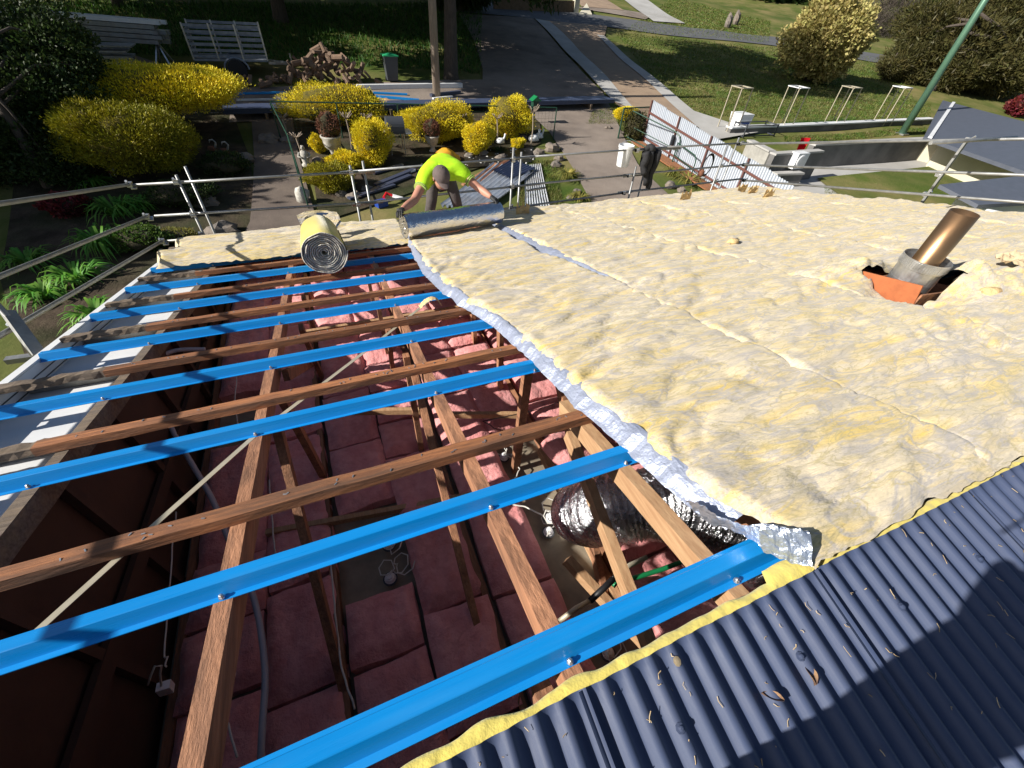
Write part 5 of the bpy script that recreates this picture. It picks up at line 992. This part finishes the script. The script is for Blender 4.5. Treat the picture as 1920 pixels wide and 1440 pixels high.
# urns with clipped balls
def urn(label, u, vb, vr, vt, wb, blab):
    p = G(u, vb); h = up(p, vr); s = h / .62; t = thing('garden_urn', label, 'urn', p); b = MB()
    b.lathe([(.17 * s, 0), (.17 * s, .05 * s), (.12 * s, .08 * s), (.085 * s, .16 * s), (.11 * s, .2 * s), (.10 * s, .23 * s), (.2 * s, .32 * s), (.25 * s, .42 * s), (.255 * s, .52 * s), (.29 * s, .58 * s), (.29 * s, .62 * s), (.25 * s, .62 * s), (.23 * s, .56 * s)], p, 26, wob=.1); b.build('bowl', M['statue'], t, smooth=True)
    r_ = wpx(p, wb) / 2; c = p + Z * (h + r_ * .75); t2 = thing('clipped_ball', blab, 'shrub', p + Z * h); b = MB(); b.rock(c, r_ * .85, (1, 1, 1), 1, 8, 12); b.build('core', M['twig'], t2, smooth=True); foliage('twigs', [(c, (r_, r_, r_ * .95))], 2600, .09, .012, mat('reddish_twig', (.13, .045, .03), (.2, .08, .04), scale=6, rough=.9, island=.4), t2, .2, .25, 10, .08, seed=int(u))
urn('large pale scrolled urn on a pedestal among golden shrubs', 629, 298, 254, 212, 46, 'bare reddish brown clipped ball planted in the large urn')
urn('smaller pale urn standing behind the worker', 812, 285, 254, 222, 33, 'bare reddish clipped ball in the smaller urn')
# barbecue under a dark hood
p = G(746, 288); h = up(p, 218); t = thing('barbecue', 'dark hooded barbecue with a white side shelf among the golden shrubs', 'barbecue', p); w_ = wpx(p, 32)
b = MB()
def fn(u, v): a_ = v * math.pi; return p + Vector(((u - .5) * w_, -.28 * math.cos(a_), h * .66 + h * .34 * math.sin(a_) ** .7))
b.grid(fn, 10, 14); b.box(p + Z * (h * .63), (w_, .56, .08))
for s_ in (-1, 1): b.add([fn((s_ + 1) / 2, q / 14) for q in range(15)], [tuple(range(15))])
b.build('hood', M['greydark'], t)
for x, y in ((-1, -1), (1, -1), (1, 1), (-1, 1)): b = MB(); b.tube([p + Vector((x * w_ * .42, y * .22, 0)), p + Vector((x * w_ * .42, y * .22, h * .62))], .018, 8); b.build('leg', M['galv'], t)
for s_ in (-1, 1): b = MB(); b.box(p + Vector((s_ * (w_ * .5 + .12), 0, h * .6)), (.2, .5, .04)); b.build('shelf', M['white'], t)
# standard roses
for k, (u, vb, vt) in enumerate(((660, 282, 208), (866, 272, 212), (931, 270, 212), (995, 276, 196), (540, 262, 212), (566, 300, 248), (694, 262, 212))):
    p = G(u, vb); h = up(p, vt); t = thing('standard_rose', ['pruned standard rose beside the large urn', 'pruned standard rose left of the round golden ball', 'pruned standard rose right of the round golden ball', 'pruned standard rose beside the green bird house', 'pruned standard rose by the green fence corner', 'short pruned rose beside the path edge', 'pruned standard rose left of the barbecue'][k], 'rose', p, 'pruned standard roses'); b = MB(); b.tube([p, p + Vector((.03, 0, h * .4)), p + Vector((0, .02, h * .82))], .022, 7); b.build('stem', M['polewood'], t); b = MB()
    for q in range(9): a_ = q * 2.4; b.tube([p + Z * h * .8, p + Vector((.1 * math.cos(a_), .1 * math.sin(a_), h * (.86 + .02 * (q % 3)))), p + Vector((.2 * math.cos(a_), .2 * math.sin(a_), h * (.94 + .03 * (q % 3))))], .012, 5)
    b.build('pruned_head', M['polewood'], t, kind='stuff')
# green wire fence round the garden bed
a, c = G(530, 290), G(1037, 262); hh_ = up(c, 202); t = thing('wire_fence', 'low green wire fence round the garden bed with the roses', 'fence', a); q0 = G(527, 262)
for k in range(6): q = q0.lerp(c, k / 5); q.z = terr(q.x, q.y); b = MB(); b.tube([q, q + Z * hh_], .022, 8); b.build('post', M['greenpaint'], t)
b = MB(); b.tube([q0.lerp(c, k / 10).xy.to_3d() + Z * (terr(*q0.lerp(c, k / 10).xy) + hh_) for k in range(11)], .02, 8); b.build('top_rail', M['greenpaint'], t)
for u, v in ((560, 330), (580, 395)):
    q = G(u, v); b = MB(); b.tube([q, q + Z * hh_], .02, 8); b.build('post', M['greenpaint'], t)
b = MB(); b.tube([q0 + Z * hh_, G(560, 330) + Z * hh_, G(580, 395) + Z * hh_], .018, 8); b.build('top_rail', M['greenpaint'], t)
b = MB()
for k in range(70): q = q0.lerp(c, k / 69); q.z = terr(q.x, q.y); b.tube([q, q + Z * hh_], .003, 3)
for k in range(6): b.tube([q0 + Z * hh_ * k / 6, c + Z * hh_ * k / 6], .003, 3)
b.build('wire_mesh', M['greenpaint'], t, kind='stuff')
# bird house
p = G(1000, 232); h = up(p, 186); t = thing('bird_house', 'small green bird house on a post at the end of the golden hedge', 'bird house', p); b = MB(); b.tube([p, p + Z * (h - .3)], .03, 8); b.build('post', M['greenpaint'], t); b = MB(); b.box(p + Z * (h - .18), (.24, .24, .26)); b.build('box', M['greenpaint'], t); b = MB(); q = p + Z * (h - .04)
b.add([q + Vector(v) for v in ((-.2, -.18, 0), (-.2, .18, 0), (0, .18, .16), (0, -.18, .16), (.2, -.18, 0), (.2, .18, 0))], [(0, 3, 2, 1), (3, 4, 5, 2), (0, 4, 3), (1, 2, 5), (0, 1, 5, 4)]); b.build('roof', M['green'], t)
# rocks
RK = [(940, 300, 26, 'flat tan rock at the pond edge'), (905, 292, 24, 'grey round rock below the round golden ball'), (880, 296, 22, 'brown rock next to the grey one by the pond'), (1035, 282, 34, 'split pale rocks beside the driveway'), (1048, 300, 22, 'tan slab rock at the driveway edge'), (1010, 290, 26, 'brown jagged rock beside the geese'), (1042, 312, 24, 'rounded rock above the straw tussock'), (1140, 243, 16, 'orange tan rock at the foot of the mesh gate'), (1165, 252, 14, 'grey rock inside the mesh gate'), (1180, 256, 13, 'small rock between gate and bronze bush'), (1172, 272, 15, 'tan rock beside the tube gate'), (1256, 352, 26, 'red brown rock right of the jacket'), (1278, 360, 22, 'pale rock beside the red brown one'), (1082, 362, 20, 'orange rock by the nearest tussock'), (1070, 372, 18, 'tan rock at the lawn edge by the tussock'), (665, 372, 30, 'grey boulder under the scaffold standard'), (640, 368, 26, 'pale square stone beside the boulder'), (690, 358, 26, 'dark boulder left of the trims'), (655, 300, 40, 'flat brown stone edging below the urn'), (600, 308, 30, 'flat tan stone edging at the path corner'), (460, 305, 40, 'dark retaining stone at the top of the path'), (505, 268, 40, 'pale retaining stone above the path'), (545, 268, 34, 'square retaining stone beside the fence'), (420, 440, 60, 'brown rounded stone at the corner under the rails'), (195, 512, 44, 'grey stone among strappy clumps'), (385, 385, 50, 'grey stone beside the path'), (980, 262, 20, 'dark rock behind the golden tuft')]
for k, (u, v, w_, lab) in enumerate(RK):
    p = G(u, v); r_ = wpx(p, w_) / 2; b = MB(); b.rock(p + Z * r_ * .25, r_, (1, .8, .6), k, 7, 10); tag(b.build('rock', M['stone']), lab, 'rock', 'garden rocks')
b = MB()
for k in range(70):
    u = random.uniform(872, 1000); v = random.uniform(283, 315); p = G(u, v); b.rock(p + Z * .05, random.uniform(.02, .05), (1, 1, .8), k, 4, 6)
b.build('white_pebbles', M['whitestone'], kind='stuff')
drape('pond_liner', [(872, 296), (868, 320)], [(1000, 280), (996, 308)], M['black'], .075, sub=6)
# geese, storks, figure, bag
def goose(label, u, v, s):
    p = G(u, v); t = thing('goose_statue', label, 'garden statue', p, 'white goose ornaments'); b = MB(); b.rock(p + Z * .14 * s, .15 * s, (1.3, .8, .8), 2, 8, 12); b.build('body', M['white'], t, smooth=True); b = MB(); b.tube([p + Vector((.12 * s, 0, .18 * s)), p + Vector((.18 * s, 0, .3 * s)), p + Vector((.2 * s, 0, .4 * s))], [.05 * s, .035 * s, .04 * s], 10); b.build('neck', M['white'], t, smooth=True); b = MB(); b.lathe([(.03 * s, 0), (.003, .08 * s)], p + Vector((.22 * s, 0, .4 * s)), 8, axis=(1, 0, -.2)); b.build('beak', M['yellowbag'], t)
goose('white goose ornament beside the golden tuft', 1000, 268, 1.1); goose('second white goose ornament nearer the rocks', 1010, 262, .9); goose('white goose ornament in shade below the golden hedge', 938, 272, .9)
for u, v, vt, lab in ((405, 300, 262, 'rusty metal stork with folded neck in the shaded bed'), (428, 305, 266, 'rusty metal stork ornament with hooked neck by the path'), (215, 335, 312, 'curved thin metal bird ornament under the golden conifer'), (148, 315, 285, 'curved white metal hook ornament beside the dark tree')):
    p = G(u, v); h = up(p, vt); t = thing('stork_ornament', lab, 'garden ornament', p); b = MB()
    for s_ in (-1, 1): b.tube([p + Vector((s_ * .06, 0, 0)), p + Vector((s_ * .04, 0, h * .5))], .012, 6)
    b.build('legs', M['galv'], t, kind='stuff'); b = MB(); b.rock(p + Z * h * .55, h * .15, (1.5, .8, 1), 2, 7, 10); b.build('body', M['rust'], t, smooth=True); b = MB(); b.tube([p + Vector((h * .18, 0, h * .6)), p + Vector((h * .3, 0, h * .85)), p + Vector((h * .2, 0, h)), p + Vector((h * .06, 0, h * .98)), p + Vector((h * .0, 0, h * .84))], [.03, .022, .02, .02, .008], 8); b.build('neck', M['statue'], t, smooth=True)
p = G(576, 312); h = up(p, 272); t = thing('figure_statue', 'small weathered cherub statue at the path edge', 'garden statue', p); b = MB(); b.lathe([(.14, 0), (.14, .06), (.09, .1), (.11, h * .4), (.13, h * .62), (.06, h * .76)], p, 14, wob=.25); b.build('body', M['statue'], t, smooth=True); b = MB(); b.rock(p + Z * h * .88, h * .12, (.85, .9, 1), 3, 8, 12); b.build('head', M['statue'], t, smooth=True)
for s_ in (-1, 1): b = MB(); b.tube([p + Vector((s_ * .12, 0, h * .66)), p + Vector((s_ * .17, -.04, h * .5)), p + Vector((s_ * .06, -.12, h * .46))], [.04, .035, .025], 8); b.build('arm', M['statue'], t, smooth=True)
p = G(571, 382); b = MB(); b.rock(p + Z * .2, .2, (.8, .8, 1.3), 9, 8, 12); tag(b.build('carved_stone', M['statue'], smooth=True), 'pale carved stone face standing on the shaded path edge', 'garden ornament')
p = G(838, 303); b = MB(); b.rock(p + Z * .16, .42, (1.0, .7, .5), 12, 8, 14); tag(b.build('sack', M['yellowbag'], smooth=True), 'orange yellow sack lying behind the worker', 'sack')
# sheets and timbers dropped on the lawn
def corr(name, label, q4, n, amp, m, cat, group, lift=.05):
    P = [G(*q) for q in q4]; b = MB()
    for o_ in (0, -.004):
        def fn(u, v):
            p = P[0].lerp(P[1], u).lerp(P[3].lerp(P[2], u), v); return Vector((p.x, p.y, terr(p.x, p.y) + lift + amp * math.cos(u * n * 6.2832) + o_))
        b.grid(fn, n * 8, 6)
    return tag(b.build(name, m, smooth=True), label, cat, group)
GS = 'old corrugated sheets stripped from the roof'
corr('corrugated_sheet', 'old corrugated sheet lying across the lawn behind the worker', [(826, 392), (905, 402), (1000, 330), (925, 312)], 9, .05, M['striproof'], 'roof sheet', GS, .10)
corr('corrugated_sheet', 'old corrugated sheet with ribs running away, right of the scaffold standard', [(984, 398), (1030, 392), (1013, 311), (984, 314)], 9, .03, M['striproof'], 'roof sheet', GS, .06)
corr('corrugated_sheet', 'blue tinted corrugated sheet tucked under the stripped ones', [(925, 330), (960, 345), (1005, 325), (960, 308)], 9, .02, M['darkroof'], 'roof sheet', GS, .16)
for k, (p0, p1, mm, lab) in enumerate((((900, 345), (962, 303), 'rust', 'rusty brown plank nearest the pond'), ((880, 350), (950, 306), 'rust', 'rusty brown plank beside the corrugated sheet'), ((868, 352), (930, 312), 'timber', 'brown timber under the rusty planks'), ((690, 366), (770, 334), 'trim', 'long dark trim on the lawn left of the worker'), ((705, 352), (778, 322), 'trim', 'dark trim with pale edge left of the worker'), ((700, 330), (742, 318), 'trim', 'short dark trim near the barbecue'), ((655, 378), (740, 352), 'trim', 'dark folded trim under the scaffold standard'), ((760, 330), (778, 324), 'white', 'white offcut lying on the dark trims'), ((724, 322), (756, 314), 'galv', 'pale metal offcut behind the dark trims'), ((735, 372), (755, 378), 'white', 'white tube lying beside the toolbox'))): lay('trim_length' if mm in ('trim', 'galv', 'white') else 'plank', lab, 'offcut', (p0, p1), .16 if mm == 'trim' else .1, .05, M[mm], 'offcuts dropped on the lawn', .06)
p = G(716, 388); t = thing('toolbox', 'red and blue tools on the shaded lawn left of the worker', 'tools', p); b = MB(); b.box(p + Z * .1, (.3, .2, .16), Matrix.Rotation(.4, 3, 'Z')); b.build('box', mat('tool_blue', (.02, .06, .3), rough=.4), t); b = MB(); b.tube([p + Vector((.1, .1, .2)), p + Vector((.2, .25, .26)), p + Vector((.35, .2, .2))], .04, 8); b.build('handle', M['redplastic'], t)
# ------------------------------------------------------------ gates, white fence, neighbour's yard
a, c = G(1158, 262), G(1208, 258); h = up(a, 203); t = thing('mesh_gate', 'green mesh gate standing open beside the driveway', 'gate', a); d_ = c - a
for q in (a, c): b = MB(); b.tube([q, q + Z * h], .03, 8); b.build('post', M['greenpaint'], t)
for f in (.05, 1): b = MB(); b.tube([a + Z * h * f, c + Z * h * f], .025, 8); b.build('rail', M['greenpaint'], t)
b = MB()
for k in range(1, 22): b.tube([a + d_ * k / 22 + Z * .05, a + d_ * k / 22 + Z * h], .005, 3)
for k in range(1, 20): b.tube([a + Z * h * k / 20, c + Z * h * k / 20], .005, 3)
b.build('wire_mesh', M['greenpaint'], t, kind='stuff')
def tubegate(label, u0, v0, u1, v1, vt):
    a, c = G(u0, v0), G(u1, v1); h = up(a, vt); t = thing('tube_gate', label, 'gate', a, 'green tube gates along the white fence'); d_ = c - a
    b = MB(); b.tube([a + Z * .1, a + Z * h, a.lerp(c, .88) + Z * h, a.lerp(c, .97) + Z * h * .93, c + Z * h * .78, c + Z * .1, a + Z * .1], .022, 8); b.build('frame', M['greenpaint'], t)
    b = MB(); b.tube([a + Z * h * .5, c + Z * h * .5], .016, 8); b.build('rail', M['greenpaint'], t); return t, a, c, h
t, a, c, h = tubegate('green tube gate with a small sign plate by the white fence', 1175, 262, 1262, 310, 208)
b = MB(); q = a.lerp(c, .85) + Z * h * .72; b.box(q + Vector((0, -.03, 0)), (.22, .02, .34), Matrix.Rotation(.4, 3, 'Z')); b.build('sign_plate', M['greydark'], t)
tubegate('green tube gate nearer the scaffold by the white fence', 1258, 312, 1292, 340, 268)
p0, p1 = G(1206, 266), G(1350, 366); d_ = p1 - p0; d_.z = 0; seg = d_.length; d_.normalize(); p1 = p0 + d_ * (seg * 1.5); N_ = Vector((-d_.y, d_.x, 0)); Hh = up(p0, 188); q1_ = G(1330, 352); Hn = up(q1_, 277); L0_ = (q1_ - p0).length
def fh(s_): return max(.7, Hh + (Hn - Hh) * s_ / L0_)
t = thing('steel_fence', 'white corrugated steel fence with brown rails beside the driveway', 'fence', p0); npan = 8; pl = seg * 1.5 / npan
for k in range(npan):
    A = p0 + d_ * pl * k; A1 = p0 + d_ * pl * (k + 1); gz = p0.z + (terr(p1.x, p1.y) - p0.z) * k / npan; gz1 = p0.z + (terr(p1.x, p1.y) - p0.z) * (k + 1) / npan; b = MB()
    for o_ in (0, .006):
        def fn(u, v): q = A + d_ * (pl * u) + N_ * (.024 * max(-1, min(1, 2.5 * math.sin(u * 9 * 6.283))) + o_ + (k % 2) * .004); return Vector((q.x, q.y, gz + (gz1 - gz) * u + v * (fh(pl * (k + u)) - .03 * (k % 2))))
        b.grid(fn, 108, 1)
    b.build('fence_panel', M['colorbond'], t)
    if k % 2 == 0: b = MB(); b.bar(A - N_ * .05 + Z * (gz - A.z), A - N_ * .05 + Z * (gz - A.z + fh(pl * k)), .05, .05, d_); b.build('post', M['brownsteel'], t)
for f in (.12, .72): b = MB(); b.bar(p0 - N_ * .05 + Z * Hh * f, p1 - N_ * .05 + Z * (fh(seg * 1.5) * f + terr(p1.x, p1.y) - p0.z), .04, .06); b.build('rail', M['brownsteel'], t)
strip = MB(); strip.bar(p0 - N_ * .35 + Z * .03, p1 - N_ * .35 + Z * (.03 + terr(p1.x, p1.y) - p0.z), .5, .04, n=10); strip.build('garden_bed', mat('orange_bark_mulch', (.30, .12, .05), (.2, .09, .04), scale=12, rough=1, bump=.6), kind='structure')
p = G(1318, 330); q = p + Z * .9; t = thing('hose_reel', 'dark hose coiled on the white fence behind the scaffold', 'hose', q); b = MB(); c_ = ypx(1328, 308, 9.2)
for k in range(3): b.tube([c_ + Vector((.16 * math.cos(a_), .01 * k, .26 * math.sin(a_) - .02 * k)) for a_ in np.linspace(0, 6.28, 22)], .012, 6)
b.build('hose_coil', M['black'], t, kind='stuff'); b = MB(); b.rock(c_ + Vector((-.12, 0, -.22)), .07, (1, 1, 1.5), 2); b.build('float', M['rust'], t, smooth=True)
# walls from picture points: base pixel list + height
def wall(name, label, pts, vt, th, m, cat='wall', cap=None, z=None):
    P = [flatpx(u, v, z) if z is not None else G(u, v) for u, v in pts]; h = up(P[0], vt); t = thing(name, label, cat, P[0])
    for A, B in zip(P[:-1], P[1:]):
        zb = min(A.z, B.z) - .3; b = MB(); zt = P[0].z + h; d_ = (B - A); d_.z = 0; b.bar(Vector((A.x, A.y, (zb + zt) / 2)), Vector((B.x, B.y, (zb + zt) / 2)), th, zt - zb); b.build('wall_face', m, t)
        if cap: b = MB(); b.bar(Vector((A.x, A.y, zt + .03)), Vector((B.x, B.y, zt + .03)), th + .08, .06); b.build('capping', cap, t)
    return t
drape('courtyard', [(1440, 300), (1470, 340), (1540, 420)], [(1700, 290), (1770, 318), (1880, 420)], M['conc'], .04, sub=6)
drape('grass_patch', [(1530, 338), (1580, 375), (1640, 420)], [(1785, 310), (1800, 335), (1860, 420)], M['lawn'], .08, sub=6)
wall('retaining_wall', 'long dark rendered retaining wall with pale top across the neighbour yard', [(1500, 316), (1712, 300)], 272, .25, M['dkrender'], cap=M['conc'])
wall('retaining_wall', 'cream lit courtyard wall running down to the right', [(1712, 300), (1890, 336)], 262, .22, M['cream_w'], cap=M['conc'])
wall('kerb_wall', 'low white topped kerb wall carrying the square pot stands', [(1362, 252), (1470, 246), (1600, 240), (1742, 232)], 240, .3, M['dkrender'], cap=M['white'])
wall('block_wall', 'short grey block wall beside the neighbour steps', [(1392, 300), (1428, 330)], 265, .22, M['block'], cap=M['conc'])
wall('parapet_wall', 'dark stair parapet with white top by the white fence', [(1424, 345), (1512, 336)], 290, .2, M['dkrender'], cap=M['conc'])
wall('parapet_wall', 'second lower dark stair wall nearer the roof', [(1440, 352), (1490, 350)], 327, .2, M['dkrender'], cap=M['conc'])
p = G(1500, 335); t = thing('air_conditioner', 'round fronted white outdoor unit hung on the dark parapet', 'air conditioner', p); q = dp(1496, 300, proj(p)[2] * .93); b = MB(); b.box(q, (.55, .3, .5)); b.build('case', M['white'], t); b = MB(); b.lathe([(.2, 0), (.2, .02), (.17, .03), (.02, .035)], q + Vector((-.02, -.15, 0)), 24, axis=(0, -1, 0)); b.build('fan_grille', M['lampwhite'], t)
p = G(1500, 318); q = dp(1500, 274, proj(p)[2]); t = thing('chair', 'glossy red plastic chair back above the dark wall', 'chair', q); b = MB(); b.grid(lambda u, v: q + Vector(((u - .5) * .55 * (1 - .25 * v), .12 * math.cos((u - .5) * 3) - .1, .3 - v * .5)), 10, 8); b.build('backrest', M['redplastic'], t, smooth=True); b = MB(); b.box(q + Vector((0, -.2, -.22)), (.45, .42, .03)); b.build('seat', M['redplastic'], t)
for x in (-.2, .2):
    for y in (-.38, -.02): b = MB(); b.tube([q + Vector((x, y, -.22)), q + Vector((x * 1.1, y, -.65))], .02, 6); b.build('leg', M['redplastic'], t)
for k, (u, vb, ut, vt) in enumerate(((1362, 246, 1390, 163), (1464, 241, 1506, 163), (1560, 237, 1607, 163), (1652, 233, 1698, 163))):
    p = G(u, vb); h = up(p, vt); s = .30; t = thing('pot_stand', ['thin square stand holding a white tub, nearest the white fence', 'thin square pot stand second from the white fence', 'thin square pot stand in the middle of the kerb wall', 'thin square pot stand in front of the green pole'][k], 'pot stand', p, 'thin square pot stands')
    for x, y in ((-s, -s), (s, -s), (s, s), (-s, s)): b = MB(); b.bar(p + Vector((x, y, -.2)), p + Vector((x, y, h)), .035, .035, (1, 0, 0)); b.build('leg', M['strap'], t)
    b = MB(); [b.bar(p + Vector((x0, y0, h)), p + Vector((x1, y1, h)), .1, .03) for x0, y0, x1, y1 in ((-s, -s, s, -s), (s, -s, s, s), (s, s, -s, s), (-s, s, -s, -s))]; b.build('top_ring', M['white' if k % 2 else 'strap'], t)
p = G(1390, 246); t = thing('tub', 'white tub with a blue stripe standing on a dark wire crate', 'tub', p); z_ = proj(p)[2]; q = dp(1388, 226, z_); b = MB(); b.add([q + Vector((x * w_, y * w_, z)) for z, w_ in ((-.32, .3), (.3, .36)) for x, y in ((-1, -1), (1, -1), (1, 1), (-1, 1))], [(0, 1, 5, 4), (1, 2, 6, 5), (2, 3, 7, 6), (3, 0, 4, 7), (3, 2, 1, 0), (4, 5, 6, 7)]); b.build('body', M['white'], t); b = MB(); b.box(q + Vector((0, -.335, -.05)), (.5, .01, .1)); b.build('stripe', mat('blue_print', (.03, .08, .3), rough=.5), t)
p = G(1405, 254); t = thing('crate', 'dark wire crate stand below the white tub', 'crate', p)
for zz in (.05, .45):
    b = MB(); [b.bar(p + Vector((x0, y0, zz)), p + Vector((x1, y1, zz)), .04, .04) for x0, y0, x1, y1 in ((-.7, -.3, 1.2, -.3), (1.2, -.3, 1.2, .4), (1.2, .4, -.7, .4), (-.7, .4, -.7, -.3))]; b.build('frame', M['greydark'], t)
for x, y in ((-.7, -.3), (1.2, -.3), (1.2, .4), (-.7, .4)): b = MB(); b.bar(p + Vector((x, y, 0)), p + Vector((x, y, .5)), .04, .04, (1, 0, 0)); b.build('leg', M['greydark'], t)
# neighbour roofs
def slab(name, label, px4, zs, th, m, cat, wallm=None):
    P = [flatpx(u, v, z) for (u, v), z in zip(px4, zs)]; t = thing(name, label, cat, P[0]); b = MB(); b.poly(P, th); b.build('roof', m, t)
    c = sum(P, Vector()) / 4; b = MB(); b.poly([c + (p - c) * .66 - Z * (th + .02) for p in P], 2.4); b.build('wall', wallm or M['cream_w'], t); return t, P
t, P = slab('shed', 'neighbour shed with wide dark grey roof beyond the cream wall', [(1733, 256), (1768, 188), (1990, 246), (1990, 345)], (-2.2, -1.9, -1.9, -2.2), .12, M['roofgrey'], 'shed')
b = MB(); b.bar(P[0].lerp(P[3], .05) + Z * .03, P[1].lerp(P[2], .11) + Z * .03, .14, .05); b.build('roof_flashing', M['white'], t)
t, P = slab('garage', 'neighbour building with dark awning and white boarded wall at the far right', [(1762, 346), (1930, 328), (2060, 372), (1835, 384)], (-2.3, -2.3, -2.5, -2.5), .1, M['roofgrey'], 'building', M['white'])
b = MB(); a, c = flatpx(1832, 392, -2.7), flatpx(1975, 420, -2.7)
for k in range(5): b = MB(); b.bar(a - Z * (.12 * k), c - Z * (.12 * k), .06, .11); b.build('weatherboard', M['white'], t)
b = MB(); a, c = G(1012, 22), G(1078, 24); t = thing('low_fence', 'low brown fence on the far side of the road', 'fence', a); b.bar(a + Z * .3 - (c - a) * 1.2, c + Z * .3, .12, .9); b.build('panel', mat('brown_fence_board', (.18, .12, .07), (.13, .085, .05), scale=5, rough=.9), t); b = MB(); b.box(c + Z * .45, (.45, .45, 1.2)); b.build('pillar', M['cream_w'], t)
b = MB(); p = G(1100, 28); b.poly([G(1085, 28) + Z * .1, G(1110, 30) + Z * .1, G(1098, 20) + Z * .5], .3); tag(b.build('stone_wedge', M['cream_w']), 'cream wedge of concrete beside the brown fence pillar', 'kerb')
for k, (u, v) in enumerate(((1363, 118), (1330, 60))):
    p = G(1363, 52) if k == 0 else G(1378, 46); b = MB(); b.rock(p + Z * .4, .5, (.6, .6, 1.3), 5, 7, 10); tag(b.build('rock', M['stone']), ('dark post like stump in the lawn across the road', 'small rock on the bank across the road')[k], 'rock')
